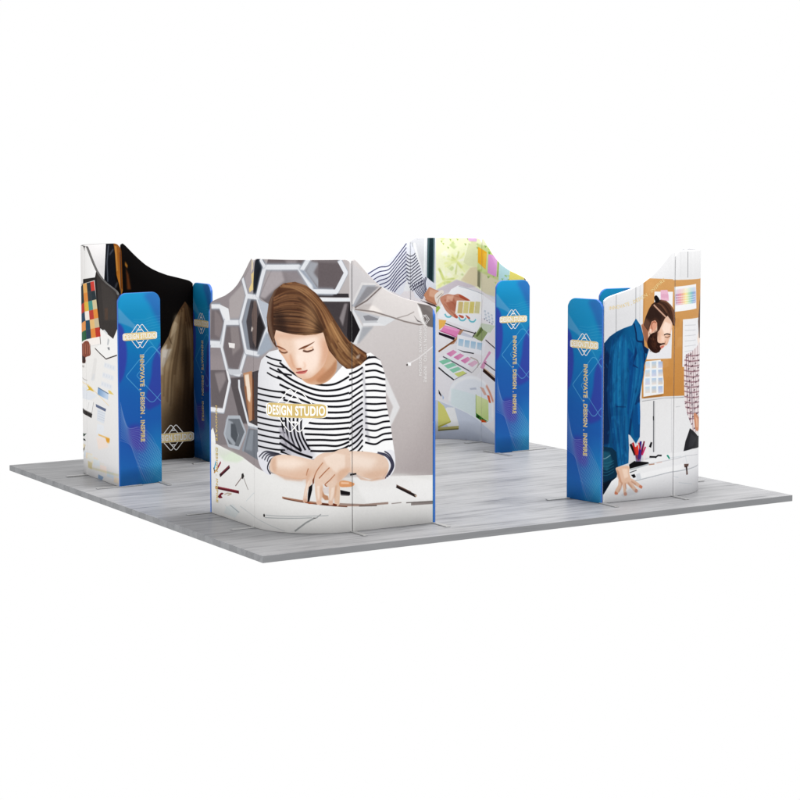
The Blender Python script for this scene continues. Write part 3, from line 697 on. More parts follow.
["P","3a2832",0.6,0,0,[1186,1048,1218,1046,1218,1034,1186,1038]],
["P","4d3540",0.6,0,0,[1028,928,1048,926,1048,916,1028,916]],
["P","3a2832",0.6,0,0,[1164,782,1194,778,1194,766,1166,770]],
["P","4d3540",0.6,0,0,[1406,1404,1462,1400,1462,1388,1406,1392]],
["P","3a2832",0.6,0,0,[1128,1292,1152,1290,1152,1280,1128,1282]],
["P","4d3540",0.6,0,0,[1338,1138,1462,1126,1462,1116,1340,1128]],
["P","3a2832",0.6,0,0,[1110,1026,1134,1024,1134,1012,1110,1014]],
["P","4d3540",0.6,0,0,[1298,872,1356,866,1358,854,1298,860]],
["P","3a2832",0.6,0,0,[1092,758,1114,756,1116,744,1092,746]],
["P","a59a9f",0.5,4,0,[1130,1146,1196,918,1238,774,1168,796,1106,1038]],
["C"],
["P","c98d6e",1,0,1,[1206,806,1308,782,1462,692,1400,616,1264,632,1220,720]],
["P","e0b193",1,2,0,[1246,774,1328,736,1346,650,1286,658]],
["P","2f2f33",1,0,0,[1120,666,1338,564,1462,548,1462,436,1176,452,1016,444,1044,542]],
["P","47474c",0.5,6,0,[1142,616,1290,542,1176,472,1092,474]],
["G","ececec","e4e4e6",[436,448,608,24],1,0,0,[-86,-54,140,236,346,360,806,434,1024,442,1462,436,1462,450,1462,-360,-84,-190]],
["P","f4f4f4",0.6,4,0,[422,258,1026,322,1028,266,438,196]],
["L","b9bcc0",1,0,0,10,[356,192,456,198,842,248,1376,264]],
["L","cfcfd2",1,0,0,9,[570,350,806,368,1070,394,1350,374]],
["P","d3d6da",1,3,0,[422,258,470,268,488,206,430,204]],
["L","ccd2d6",0.7,0,0,8,[848,392,984,396]],
["L","ccd2d6",0.7,0,0,8,[950,134,1186,94]],
["L","ccd2d6",0.7,0,0,8,[878,204,948,184]],
["L","ccd2d6",0.7,0,0,8,[1046,402,1072,316]],
["P","6b5650",1,0,0,[1026,314,1108,308,1096,280,1076,286,1094,202,1064,200,1058,276,1032,280]],
["P","2f2322",0.7,0,0,[1048,292,1082,288,1082,232,1062,242]],
["P","1f8f78",1,0,0,[792,420,812,424,840,386,824,380]],
["L","222226",1,0,0,18,[584,420,670,412]],
["L","222226",1,0,0,16,[654,406,688,426,734,422]],
["L","b58e7a",1,0,0,11,[578,342,646,344]],
["L","d6b8ae",1,0,0,8,[672,352,740,358]],
["P","17171a",1,0,0,[336,360,402,392,570,368,580,354,346,318]],
["L","b5b9bc",1,0,0,14,[346,306,578,348]],
["P","17171a",1,0,0,[362,256,404,262,422,232,392,222]],
["L","55575a",1,0,0,9,[346,280,428,298]],
["P","c9c9cf",0.7,0,0,[394,480,510,470,504,382,412,384]],
["L","1d1a1d",1,0,0,27,[352,564,410,450]],
["L","b32a2c",1,0,0,22,[380,576,432,422]],
["L","c4452f",1,0,0,20,[418,532,436,408]],
["L","d63a2e",1,0,0,20,[434,544,452,392]],
["L","3c2a7a",1,0,0,27,[476,582,456,406]],
["L","5a2f8c",1,0,0,23,[510,554,466,406]],
["L","7b2436",1,0,0,18,[518,580,486,446]],
["L","c0356a",1,0,0,18,[534,524,494,444]],
["L","cf4a3a",1,0,0,14,[450,570,472,500]],
["P","4a3a6a",0.6,1,0,[410,450,486,452,478,384,420,384]],
["L","e6d6d8",1,0,0,14,[520,388,538,468]],
["P","1d1d20",1,0,0,[576,522,598,568,618,560,602,508]],
["L","ecdfe0",1,0,0,13,[574,412,556,508]],
["P","12384e",1,0,0,[-44,590,22,586,154,550,212,478,212,370,190,248,128,212,42,98,-30,28]],
["C",0,[-44,590,22,586,154,550,212,478,212,370,190,248,128,212,42,98,-30,28]],
["P","2a6478",0.7,7,0,[6,520,104,500,138,402,74,312,8,372]],
["P","0a1c2c",0.9,6,0,[-32,158,42,206,190,248,108,146,-30,28]],
["L","86a5b0",0.8,0,1,9,[-28,466,40,440,114,470]],
["L","3d7c90",0.5,0,1,8,[-8,406,72,394,154,414]],
["L","3d7c90",0.5,0,1,8,[-8,376,74,364,154,388]],
["L","3d7c90",0.5,0,1,8,[-8,346,74,334,156,360]],
["L","3d7c90",0.5,0,1,8,[-8,316,74,304,156,332]],
["L","3d7c90",0.5,0,1,8,[-8,286,74,274,156,306]],
["C"],
["P","0f5a98",1,0,0,[-42,1358,-18,1478,28,1570,94,1634,174,1678,256,1708,358,1734,404,1798,462,1728,498,1618,510,1522,566,1486,544,1426,508,1332,502,1238,478,1130,460,1022,468,832,464,626,418,562,350,648,326,662,334,526,330,376,204,348,184,496,136,540,38,560,-44,592,-46,996]],
["C",0,[-42,1358,-18,1478,28,1570,94,1634,174,1678,256,1708,358,1734,404,1798,462,1728,498,1618,510,1522,566,1486,544,1426,508,1332,502,1238,478,1130,460,1022,468,832,464,626,418,562,350,648,326,662,334,526,330,376,204,348,184,496,136,540,38,560,-44,592,-46,996]],
["G","0b3a60","14608c",[-16,1264,310,1248],0.95,0,0,[-42,1358,-18,1478,28,1570,94,1634,174,1678,256,1708,358,1734,404,1798,462,1728,498,1618,510,1522,566,1486,544,1426,508,1332,502,1238,478,1130,460,1022,468,832,464,626,418,562,350,648,326,662,334,526,330,376,204,348,184,496,136,540,38,560,-44,592,-46,996]],
["P","0a2b50",0.85,7,0,[-50,1400,30,1544,96,1446,90,1232,84,990,118,852,88,584,-60,568]],
["P","1f78a4",0.75,10,0,[110,1526,240,1642,324,1544,278,1250,232,926,148,986,130,1256]],
["P","0c4680",0.7,4,0,[308,1518,392,1434,410,1324,362,1082,324,840,334,704,306,908,328,1220]],
["P","1d6b9a",0.7,6,0,[424,1446,508,1332,478,1172,428,1052,380,946,364,1136]],
["P","0b335f",0.8,2,0,[326,662,348,838,430,1024,466,1076,466,968,396,944,368,796,350,648]],
["P","10477f",0.6,3,0,[368,796,430,970,466,912,464,626,400,618]],
["P","2478bc",0.5,3,0,[430,970,462,982,468,750,446,750]],
["P","1c6694",0.6,6,0,[118,852,314,854,330,376,204,358,186,578]],
["L","0a2c52",0.8,0,0,12,[174,944,290,934]],
["S",34,9,["0b3d74","347fae","0d4a88","226a98"],0.32,11,[126,1606,80,1258,92,854,188,360],[306,1652,310,1248,318,840,330,376]],
["S",22,8,["0b3d74","347fae","0d4a88"],0.3,12,[324,1626,374,1434,364,1176,332,840],[472,1578,508,1374,478,1172,368,796]],
["L","3e8ab8",0.3,4,0,7,[60,1524,46,1476]],
["L","0c3c66",0.3,4,0,8,[312,1566,306,1538]],
["L","0c3c66",0.3,7,0,8,[302,618,310,566]],
["L","0a2a48",0.3,4,0,9,[278,556,260,522]],
["L","0a2a48",0.3,7,0,12,[84,490,86,452]],
["L","4a96c2",0.3,4,0,11,[92,710,80,680]],
["L","0c3c66",0.3,3,0,10,[252,1588,240,1534]],
["L","4a96c2",0.3,4,0,8,[206,1562,218,1506]],
["L","0a2f52",0.3,7,0,11,[178,534,158,484]],
["L","0a2f52",0.3,8,0,7,[30,506,28,444]],
["L","0c3c66",0.3,7,0,9,[238,460,214,410]],
["L","0a2a48",0.3,5,0,8,[280,804,264,774]],
["L","0a2f52",0.3,8,0,10,[306,1232,286,1174]],
["L","3e8ab8",0.3,6,0,7,[176,1106,158,1050]],
["L","0a2a48",0.3,6,0,8,[312,892,324,862]],
["L","4a96c2",0.3,4,0,8,[244,1140,260,1092]],
["L","3e8ab8",0.3,4,0,10,[136,852,124,818]],
["L","3e8ab8",0.3,3,0,9,[52,1368,72,1328]],
["L","0a2f52",0.3,7,0,10,[182,460,180,428]],
["L","4a96c2",0.3,6,0,12,[292,500,290,440]],
["L","4a96c2",0.3,8,0,13,[206,800,190,736]],
["L","3e8ab8",0.3,7,0,12,[204,1588,214,1528]],
["L","4a96c2",0.3,8,0,13,[216,1072,208,1048]],
["L","4a96c2",0.3,4,0,13,[-6,580,-18,518]],
["L","4a96c2",0.3,6,0,13,[208,1238,222,1210]],
["L","3e8ab8",0.3,8,0,7,[24,966,8,904]],
["L","0a2a48",0.3,5,0,10,[82,1224,62,1160]],
["L","0a2f52",0.3,5,0,7,[244,588,244,526]],
["L","0a2f52",0.3,8,0,11,[134,594,154,540]],
["L","0c3c66",0.3,5,0,13,[140,1502,136,1472]],
["L","3e8ab8",0.3,5,0,6,[98,984,110,936]],
["L","3e8ab8",0.3,4,0,9,[224,1048,206,1014]],
["L","0c3c66",0.3,6,0,10,[268,1638,262,1582]],
["L","0a2a48",0.3,5,0,9,[300,1016,292,958]],
["L","3e8ab8",0.3,8,0,11,[202,1480,190,1444]],
["L","0a2f52",0.3,4,0,7,[54,678,64,614]],
["L","0a2a48",0.3,7,0,6,[106,1434,128,1374]],
["L","0a2a48",0.3,3,0,13,[262,466,254,400]],
["L","4a96c2",0.3,7,0,11,[302,422,296,372]],
["L","0a2a48",0.3,5,0,8,[92,510,88,476]],
["L","4a96c2",0.3,7,0,13,[236,982,236,940]],
["L","3e8ab8",0.3,7,0,13,[78,1146,62,1098]],
["L","0a2a48",0.3,8,0,7,[118,1172,112,1104]],
["L","0c3c66",0.3,6,0,10,[186,1262,174,1218]],
["L","3e8ab8",0.3,6,0,13,[12,520,-10,464]],
["L","0a2a48",0.3,8,0,8,[174,466,170,432]],
["L","0c3c66",0.3,4,0,11,[10,1322,26,1288]],
["L","0a2f52",0.3,6,0,10,[120,1488,132,1432]],
["L","4a96c2",0.3,8,0,10,[150,1458,160,1426]],
["L","4a96c2",0.3,3,0,9,[158,986,150,944]],
["L","3e8ab8",0.3,3,0,7,[274,1618,282,1566]],
["L","0a2a48",0.3,7,0,8,[56,1638,78,1572]],
["L","3e8ab8",0.3,6,0,12,[300,484,298,456]],
["L","4a96c2",0.3,4,0,11,[288,1266,286,1214]],
["L","4a96c2",0.3,8,0,11,[276,826,266,766]],
["L","0a2f52",0.3,5,0,11,[290,552,298,484]],
["L","0a2a48",0.3,6,0,12,[14,778,20,752]],
["L","0c3c66",0.3,5,0,7,[98,910,96,852]],
["L","0a2a48",0.3,3,0,13,[-10,620,2,554]],
["L","0c3c66",0.3,6,0,12,[216,1382,202,1342]],
["L","0a2a48",0.3,7,0,13,[-4,1148,10,1094]],
["L","0a2f52",0.3,4,0,10,[220,1106,208,1040]],
["L","4a96c2",0.3,5,0,9,[296,468,314,432]],
["L","3e8ab8",0.3,7,0,11,[-8,1330,-18,1266]],
["L","0c3c66",0.3,3,0,11,[196,782,220,736]],
["L","3e8ab8",0.3,7,0,7,[98,1090,116,1060]],
["L","3e8ab8",0.3,4,0,13,[96,582,90,522]],
["L","3e8ab8",0.3,6,0,11,[220,1610,226,1560]],
["L","3e8ab8",0.3,8,0,8,[236,696,242,628]],
["L","0c3c66",0.3,3,0,11,[220,438,208,378]],
["L","0a2a48",0.3,5,0,10,[48,1482,44,1440]],
["L","0c3c66",0.3,4,0,8,[2,528,-14,480]],
["L","0a2f52",0.3,8,0,13,[192,1222,182,1184]],
["L","0c3c66",0.3,4,0,13,[50,1616,40,1592]],
["L","4a96c2",0.3,6,0,11,[224,1160,210,1136]],
["L","4a96c2",0.3,3,0,8,[138,734,150,684]],
["L","0a2f52",0.3,6,0,8,[8,1454,16,1404]],
["L","0a2a48",0.3,4,0,7,[222,1614,212,1584]],
["L","3e8ab8",0.3,6,0,12,[128,1262,142,1200]],
["L","0a2a48",0.3,7,0,7,[174,1222,172,1174]],
["L","0a2a48",0.3,3,0,8,[154,628,134,582]],
["L","0a2f52",0.3,4,0,11,[266,978,254,918]],
["L","0c3c66",0.3,6,0,8,[46,886,38,850]],
["L","4a96c2",0.3,8,0,7,[312,544,302,494]],
["L","4a96c2",0.3,6,0,12,[102,1402,100,1370]],
["L","0a2f52",0.3,4,0,13,[46,1440,46,1416]],
["L","0c3c66",0.3,6,0,11,[158,1126,146,1080]],
["L","3e8ab8",0.3,5,0,13,[210,1564,218,1518]],
["L","0a2a48",0.3,4,0,11,[204,1480,198,1416]],
["L","0c3c66",0.3,5,0,11,[244,972,250,940]],
["L","4a96c2",0.3,6,0,13,[144,436,144,410]],
["L","0a2a48",0.3,4,0,12,[306,1318,320,1274]],
["L","0c3c66",0.3,4,0,11,[84,1262,78,1212]],
["L","3e8ab8",0.3,4,0,12,[270,1438,252,1378]],
["L","0a2f52",0.3,6,0,7,[22,432,16,370]],
["L","4a96c2",0.3,5,0,9,[50,526,48,460]],
["L","3e8ab8",0.3,5,0,7,[154,1224,128,1158]],
["L","0c3c66",0.3,5,0,10,[234,958,258,926]],
["L","0c3c66",0.3,5,0,13,[16,1190,4,1134]],
["L","0a2f52",0.3,5,0,7,[12,1178,-6,1150]],
["L","4a96c2",0.3,8,0,11,[106,542,112,500]],
["L","0a2a48",0.3,7,0,12,[24,524,42,480]],
["L","4a96c2",0.3,7,0,8,[282,932,282,906]],
["L","3e8ab8",0.3,8,0,12,[198,818,184,772]],
["L","4a96c2",0.3,7,0,13,[132,996,130,940]],
["L","3e8ab8",0.3,8,0,9,[146,736,130,688]],
["L","0a2a48",0.3,7,0,12,[300,438,308,372]],
["L","0a2f52",0.3,6,0,12,[102,1026,114,990]],
["L","0a2f52",0.3,3,0,10,[50,858,42,810]],
["L","0c3c66",0.3,4,0,12,[-18,1368,-16,1320]],
["L","3e8ab8",0.3,6,0,8,[-2,1574,2,1548]],
["L","3e8ab8",0.3,5,0,8,[38,1644,18,1600]],
["L","0c3c66",0.3,4,0,11,[178,936,190,884]],
["L","0a2f52",0.3,4,0,13,[10,454,22,420]],
["L","0a2f52",0.3,7,0,12,[148,1172,138,1112]],
["L","0a2f52",0.3,6,0,8,[132,642,138,590]],
["L","0a2a48",0.3,6,0,9,[296,1060,300,1024]],
["L","0c3c66",0.3,5,0,12,[76,804,74,776]],
["L","4a96c2",0.3,7,0,11,[52,508,34,476]],
["L","0c3c66",0.3,6,0,7,[168,1558,178,1504]],
["L","0a2f52",0.32,4,0,9,[334,1444,338,1416]],
["L","3e8ab8",0.32,4,0,9,[456,1236,452,1206]],
["L","0a2f52",0.32,4,0,9,[350,1380,352,1340]],
["L","0c3c66",0.32,4,0,9,[446,1000,428,948]],
["L","0a2f52",0.32,4,0,9,[476,1500,464,1480]],
["L","3e8ab8",0.32,4,0,9,[368,1146,380,1114]],
["L","0c3c66",0.32,4,0,9,[428,1088,422,1040]],
["L","0c3c66",0.32,4,0,9,[400,1400,404,1376]],
["L","0a2f52",0.32,4,0,9,[402,1436,380,1394]],
["L","0c3c66",0.32,4,0,9,[450,1030,444,994]],
["L","3e8ab8",0.32,4,0,9,[476,1550,480,1526]],
["L","3e8ab8",0.32,4,0,9,[376,1604,370,1578]],
["L","3e8ab8",0.32,4,0,9,[390,1496,372,1468]],
["L","0c3c66",0.32,4,0,9,[412,1486,412,1456]],
["L","0c3c66",0.32,4,0,9,[374,1332,374,1286]],
["L","0c3c66",0.32,4,0,9,[422,1112,404,1064]],
["L","3e8ab8",0.32,4,0,9,[340,1298,344,1244]],
["L","0c3c66",0.32,4,0,9,[342,1374,346,1338]],
["L","3e8ab8",0.32,4,0,9,[390,1388,378,1366]],
["L","3e8ab8",0.32,4,0,9,[442,1518,456,1472]],
["L","3e8ab8",0.32,4,0,9,[446,1014,440,982]],
["L","0a2f52",0.32,4,0,9,[422,1100,400,1060]],
["L","0a2f52",0.32,4,0,9,[414,1116,408,1072]],
["L","0c3c66",0.32,4,0,9,[422,1032,406,986]],
["L","3e8ab8",0.32,4,0,9,[478,1604,462,1578]],
["L","0a2f52",0.32,4,0,9,[462,1004,442,972]],
["L","0c3c66",0.32,4,0,9,[458,1102,450,1050]],
["L","3e8ab8",0.32,4,0,9,[448,1560,432,1516]],
["L","0a2f52",0.32,4,0,9,[444,1014,454,964]],
["L","3e8ab8",0.32,4,0,9,[370,1444,348,1404]],
["L","0a2f52",0.32,4,0,9,[396,1440,380,1418]],
["L","3e8ab8",0.32,4,0,9,[410,1226,418,1200]],
["L","0c3c66",0.32,4,0,9,[394,1114,394,1074]],
["L","3e8ab8",0.32,4,0,9,[476,1176,470,1146]],
["L","0c3c66",0.32,4,0,9,[386,1432,362,1390]],
["L","0c3c66",0.32,4,0,9,[426,1142,428,1112]],
["L","3e8ab8",0.32,4,0,9,[436,1166,420,1130]],
["L","0c3c66",0.32,4,0,9,[410,1570,402,1530]],
["L","0a2f52",0.32,4,0,9,[458,1516,456,1476]],
["L","3e8ab8",0.32,4,0,9,[486,1004,494,972]],
["L","0a2f58",0.5,9,1,13,[256,1696,192,1630,128,1444,106,1230]],
["L","0a2f58",0.5,9,1,13,[260,1304,246,1156,272,978]],
["L","0a2f58",0.5,9,1,13,[150,824,200,712,186,578]],
["L","0a2f58",0.5,9,1,13,[216,900,234,736,218,576]],
["L","0a2f58",0.5,9,1,13,[282,842,276,666,302,460]],
["P","20699a",1,0,0,[380,1758,408,1784,498,1618,506,1578,432,1580,408,1662]],
["L","0a2c52",0.9,0,1,16,[382,1752,406,1662,422,1580,506,1566]],
["P","0a2a4c",0.9,0,0,[498,1618,556,1508,544,1446,508,1454,482,1552]],
["P","0b3766",0.85,1,0,[406,1540,424,1458,378,1352,434,1316,440,1306,368,1332]],
["L","0a2c52",0.9,0,0,14,[508,1454,516,1372,502,1278]],
["C"],
["P","dfbda6",1,0,1,[188,344,330,348,340,278,358,216,326,184,280,160,240,184,214,246,186,304]],
["P","dfbda6",1,0,1,[214,220,256,190,240,136,200,78,166,84,174,120,206,166]],
["P","dfbda6",1,0,1,[256,190,298,186,302,118,314,62,294,52,276,64,270,120]],
["P","dfbda6",1,0,1,[298,192,346,202,398,150,440,100,432,76,406,84,356,134]],
["P","dfbda6",1,0,1,[338,224,374,218,438,178,498,132,486,114,448,130,388,166]],
["P","cf7f62",0.85,1,1,[166,82,174,108,208,84,194,74]],
["P","cf7f62",0.85,1,1,[280,62,284,88,310,84,314,60]],
["P","cf7f62",0.85,1,1,[410,82,414,108,442,104,440,76]],
["P","cf7f62",0.85,1,1,[460,126,470,146,500,134,492,110]],
["L","9b5f48",0.6,4,0,9,[256,190,244,136,216,98]],
["L","9b5f48",0.6,4,0,9,[292,180,306,118]],
["L","9b5f48",0.6,4,0,9,[326,184,376,126]],
["L","9b5f48",0.6,4,0,9,[364,194,422,156]],
["P","b98468",0.6,3,0,[188,330,214,302,256,176,230,192,198,248]],
["P","efd7c5",0.8,4,0,[254,326,320,320,330,238,280,228]],
["P","b9bbc0",0.35,4,0,[240,68,356,126,474,90,440,66,274,44]],
["P","b88468",1,0,0,[470,1732,554,1790,622,1652,556,1532,510,1590]],
["P","8a5a45",0.6,4,0,[470,1732,538,1710,580,1600,556,1532,510,1590]],
["P","d9ad92",1,0,0,[654,1706,706,1704,758,1510,658,1514]],
["P","e3c0aa",1,0,0,[638,1760,704,1786,788,1810,840,1754,850,1698,832,1644,824,1618,808,1598,792,1570,778,1524,758,1510,724,1484,674,1452,608,1462,556,1532,554,1656]],
["P","f3dccd",0.9,4,0,[756,1756,832,1726,824,1644,756,1620,722,1690]],
["P","e0b9a2",1,0,1,[824,1618,812,1576,786,1524,754,1524,766,1578]],
["P","f0d2c0",0.8,4,0,[706,1622,756,1606,750,1552,698,1560]],
["P","352019",1,0,1,[642,1654,666,1662,666,1596,676,1552,738,1534,698,1516,714,1490,674,1452,632,1450,590,1474,550,1520,546,1580,588,1638]],
["P","5a3a2a",0.6,4,0,[590,1600,656,1596,658,1514,606,1504]],
["P","d9a88c",0.55,12,0,[666,1664,706,1670,710,1568,682,1552]],
["P","cf9a7c",0.35,7,0,[790,1632,832,1628,824,1590,782,1592]],
["L","231511",0.6,3,0,6,[598,1476,604,1462]],
["L","231511",0.6,3,0,6,[584,1506,594,1490]],
["L","231511",0.6,3,0,6,[634,1580,650,1560]],
["L","7d5440",0.6,3,0,6,[634,1512,644,1490]],
["L","7d5440",0.6,3,0,6,[694,1516,700,1488]],
["L","6b4533",0.6,3,0,6,[620,1500,632,1480]],
["L","231511",0.6,3,0,6,[588,1562,598,1546]],
["L","2e1c15",0.6,3,0,6,[574,1480,588,1464]],
["L","2e1c15",0.6,3,0,6,[612,1570,618,1550]],
["L","6b4533",0.6,3,0,6,[614,1628,624,1608]],
["L","2e1c15",0.6,3,0,6,[616,1534,626,1518]],
["L","6b4533",0.6,3,0,6,[586,1556,600,1528]],
["L","7d5440",0.6,3,0,6,[620,1552,626,1538]],
["L","2e1c15",0.6,3,0,6,[612,1604,620,1586]],
["L","2e1c15",0.6,3,0,6,[590,1578,594,1548]],
["L","231511",0.6,3,0,6,[610,1648,616,1634]],
["L","231511",0.6,3,0,6,[598,1590,608,1562]],
["L","2e1c15",0.6,3,0,6,[584,1550,594,1526]],
["L","6b4533",0.6,3,0,6,[604,1636,618,1610]],
["L","2e1c15",0.6,3,0,6,[638,1624,652,1594]],
["L","231511",0.6,3,0,6,[572,1652,580,1626]],
["L","7d5440",0.6,3,0,6,[582,1600,598,1584]],
["L","6b4533",0.6,3,0,6,[608,1614,622,1586]],
["L","231511",0.6,3,0,6,[680,1500,686,1470]],
["L","231511",0.6,3,0,6,[626,1636,636,1616]],
["L","2e1c15",0.6,3,0,6,[586,1632,598,1606]],
["L","2e1c15",0.6,3,0,6,[636,1636,648,1608]],
["L","6b4533",0.6,3,0,6,[628,1642,638,1628]],
["L","6b4533",0.6,3,0,6,[668,1520,680,1492]],
["L","231511",0.6,3,0,6,[640,1472,650,1452]],
["L","231511",0.6,3,0,6,[620,1558,622,1534]],
["L","2e1c15",0.6,3,0,6,[694,1512,702,1494]],
["L","7d5440",0.6,3,0,6,[644,1472,658,1446]],
["L","7d5440",0.6,3,0,6,[610,1598,624,1578]],
["L","7d5440",0.6,3,0,6,[608,1616,618,1594]],
["L","2e1c15",0.6,3,0,6,[620,1614,632,1586]],
["L","7d5440",0.6,3,0,6,[662,1478,678,1454]],
["L","2e1c15",0.6,3,0,6,[616,1574,630,1552]],
["L","2e1c15",0.6,3,0,6,[576,1624,588,1606]],
["L","7d5440",0.6,3,0,6,[624,1630,640,1612]],
["L","2e1c15",0.6,3,0,6,[606,1604,612,1586]],
["L","2e1c15",0.6,3,0,6,[600,1560,606,1534]],
["L","7d5440",0.6,3,0,6,[650,1498,660,1482]],
["L","231511",0.6,3,0,6,[580,1638,594,1608]],
["L","231511",0.6,3,0,6,[696,1504,700,1488]],
["L","2e1c15",0.6,3,0,6,[602,1636,616,1606]],
["P","4a3025",0.6,9,0,[630,1666,666,1672,676,1636,656,1596,630,1624]],
["L","3a241b",0.9,0,0,15,[690,1528,732,1536,758,1536]],
["P","c9766a",1,0,1,[704,1508,744,1520,742,1500,708,1494]],
["P","3a241b",1,1,0,[674,1480,716,1492,692,1456,658,1450]],
["L","3c2a22",1,0,1,11,[748,1622,782,1632,828,1622]],
["L","6d4a3a",0.8,0,0,8,[756,1604,790,1596,824,1610]],
["L","a9785f",0.7,0,0,9,[778,1524,758,1540,766,1558]],
["P","d9a088",1,0,1,[574,1708,596,1762,638,1776,662,1752,654,1698,618,1666,588,1654]],
["L","9b5c45",0.9,0,1,10,[602,1680,594,1728,620,1758,648,1746]],
["P","f0d0bf",1,0,1,[572,1688,594,1688,592,1656,578,1660]],
["P","4a342b",1,0,0,[496,1732,520,1806,560,1886,594,1932,634,1954,702,1974,770,1962,828,1918,872,1862,886,1778,882,1710,858,1712,830,1768,788,1812,754,1784,722,1730,692,1676,664,1650,662,1746,638,1774,596,1762,572,1708,554,1668]],
["C",0,[496,1732,520,1806,560,1886,594,1932,634,1954,702,1974,770,1962,828,1918,872,1862,886,1778,882,1710,858,1712,830,1768,788,1812,754,1784,722,1730,692,1676,664,1650,662,1746,638,1774,596,1762,572,1708,554,1668]],
["S",22,11,["6b4a3a","3d2a22","8a6450","553b2e"],0.75,21,[626,1944,686,1922,754,1852,788,1782],[718,1972,804,1938,868,1848,880,1718]],
["P","2f2320",0.55,4,0,[520,1806,586,1912,652,1882,720,1812,704,1758,636,1802,586,1776]],
["P","7b5a4a",0.6,6,0,[496,1732,528,1792,578,1750,554,1676]],
["L","cfa893",0.95,0,1,15,[618,1926,686,1868,780,1790]],
["C"],
["P","1f1a1c",1,0,1,[622,1998,650,2018,688,1976,682,1952,646,1944]]],
'left_out': [
["P","dedcda",1,0,0,[1686,2560,3370,2604,3286,-172,1686,-414]],
["G","dbd9d7","ecebea",[1686,2292,2112,2414],1,0,0,[1686,2528,2262,2544,2242,2000,1686,1970]],
["P","2b2827",1,0,0,[1686,2024,1850,2052,1854,2096,2218,2132,2250,2188,2292,2190,2812,2080,2892,1992,2880,1624,2230,1684,2216,2062,1870,2034,1686,2008,1686,1982]],
["P","3f3a38",1,0,0,[2250,2198,2364,2162,2646,2082,2948,2014,2926,1340,2724,1520,2344,1608,2286,2002]],
["P","56504c",0.35,9,0,[2390,2090,2644,2040,2810,1966,2802,1720,2462,1698]],
["P","6b4a36",0.4,5,0,[2482,1824,2580,1830,2576,1706,2490,1700]],
["L","24201f",1,0,0,22,[2248,2178,2274,1896,2344,1586]],
["P","efe9e4",1,0,0,[1686,1992,1686,2020,2210,2102,2352,1446,2014,1394,1686,1346]],
["P","1f2733",1,0,0,[1686,1352,1724,1344,2362,1430,2360,1404,2072,1372,1924,1366]],
["L","27272b",1,0,0,14,[2210,2098,2360,1420]],
["L","2b2b2f",1,0,0,12,[1686,1986,1686,2016]],
["P","26333a",1,0,0,[1686,2000,1848,2044,1866,1946,1686,1902]],
["P","dba763",1,0,0,[1848,2044,1968,2060,1988,1964,1866,1946]],
["P","2f3b42",1,0,0,[1968,2060,2078,2076,2102,1980,1988,1964]],
["P","c9473c",1,0,0,[2078,2076,2188,2092,2216,1996,2102,1980]],
["P","26333a",1,0,0,[1686,1902,1866,1946,1884,1850,1686,1802]],
["P","d98f4a",1,0,0,[1866,1946,1988,1964,2006,1866,1884,1850]],
["P","3a4247",1,0,0,[1988,1964,2102,1980,2126,1884,2006,1866]],
["P","2d3a40",1,0,0,[2102,1980,2216,1996,2246,1902,2126,1884]],
["P","b43c30",1,0,0,[1686,1802,1884,1850,1898,1752,1686,1704]],
["P","d8b24f",1,0,0,[1884,1850,2006,1866,2026,1770,1898,1752]],
["P","4e938a",1,0,0,[2006,1866,2126,1884,2150,1788,2026,1770]],
["P","ccc09a",1,0,0,[2126,1884,2246,1902,2274,1806,2150,1788]],
["P","2d4860",1,0,0,[1686,1704,1898,1752,1912,1656,1686,1604]],
["P","e9e1d8",1,0,0,[1898,1752,2026,1770,2044,1674,1912,1656]],
["P","b8473c",1,0,0,[2026,1770,2150,1788,2174,1692,2044,1674]],
["P","d98f45",1,0,0,[2150,1788,2274,1806,2302,1712,2174,1692]],
["P","d9955a",1,0,0,[1686,1604,1912,1656,1926,1558,1686,1506]],
["P","2f5064",1,0,0,[1912,1656,2044,1674,2064,1578,1926,1558]],
["P","ddb97f",1,0,0,[2044,1674,2174,1692,2198,1598,2064,1578]],
["P","c3b79a",1,0,0,[2174,1692,2302,1712,2332,1616,2198,1598]],
["P","39694a",1,0,0,[1686,1506,1926,1558,1940,1460,1686,1406]],
["P","33485a",1,0,0,[1926,1558,2064,1578,2082,1482,1940,1460]],
["P","dc8c48",1,0,0,[2064,1578,2198,1598,2222,1502,2082,1482]],
["P","b8402f",1,0,0,[2198,1598,2332,1616,2360,1522,2222,1502]],
["G","e8e6e3","e0dfdf",[1922,1344,2174,90],1,0,0,[1686,1356,2014,1388,2368,1436,2358,1604,2716,1520,2854,1652,3074,1676,3012,-316,1686,-524]],
["P","ecebe9",1,0,0,[2350,1602,2724,1514,2868,1648,2858,1370,2534,1298,2190,1386,2368,1442]],
["L","3c3432",1,0,0,12,[2190,1384,2334,1340,2506,1296,2818,1360]],
["P","d3d6d8",1,0,0,[2424,1592,2474,1600,2566,1566,2528,1552]],
["P","a3a9ad",0.6,2,0,[2564,1518,2612,1502,2582,1448,2540,1444]],
["P","6a6e72",0.8,2,0,[2544,1418,2610,1428,2616,1398,2580,1394]],
["P","8a5140",1,0,1,[1782,1402,1912,1440,2002,1440,2044,1396,2056,1306,1950,1276,1904,1262,1902,1214,1798,1194,1686,1216,1686,1390]],
["L","c98f78",0.8,5,0,14,[1822,1406,1830,1294]],
["L","4f2a20",0.8,0,0,9,[1866,1404,1876,1292]],
["L","c98f78",0.8,5,0,14,[1900,1410,1906,1300]],
["L","4f2a20",0.8,0,0,9,[1932,1408,1936,1298]],
["L","c98f78",0.8,5,0,14,[1962,1412,1966,1304]],
["L","4f2a20",0.8,0,0,9,[1992,1414,1992,1302]],
["L","c98f78",0.8,5,0,14,[2020,1414,2026,1310]],
["L","4f2a20",0.8,0,0,9,[2050,1418,2050,1306]],
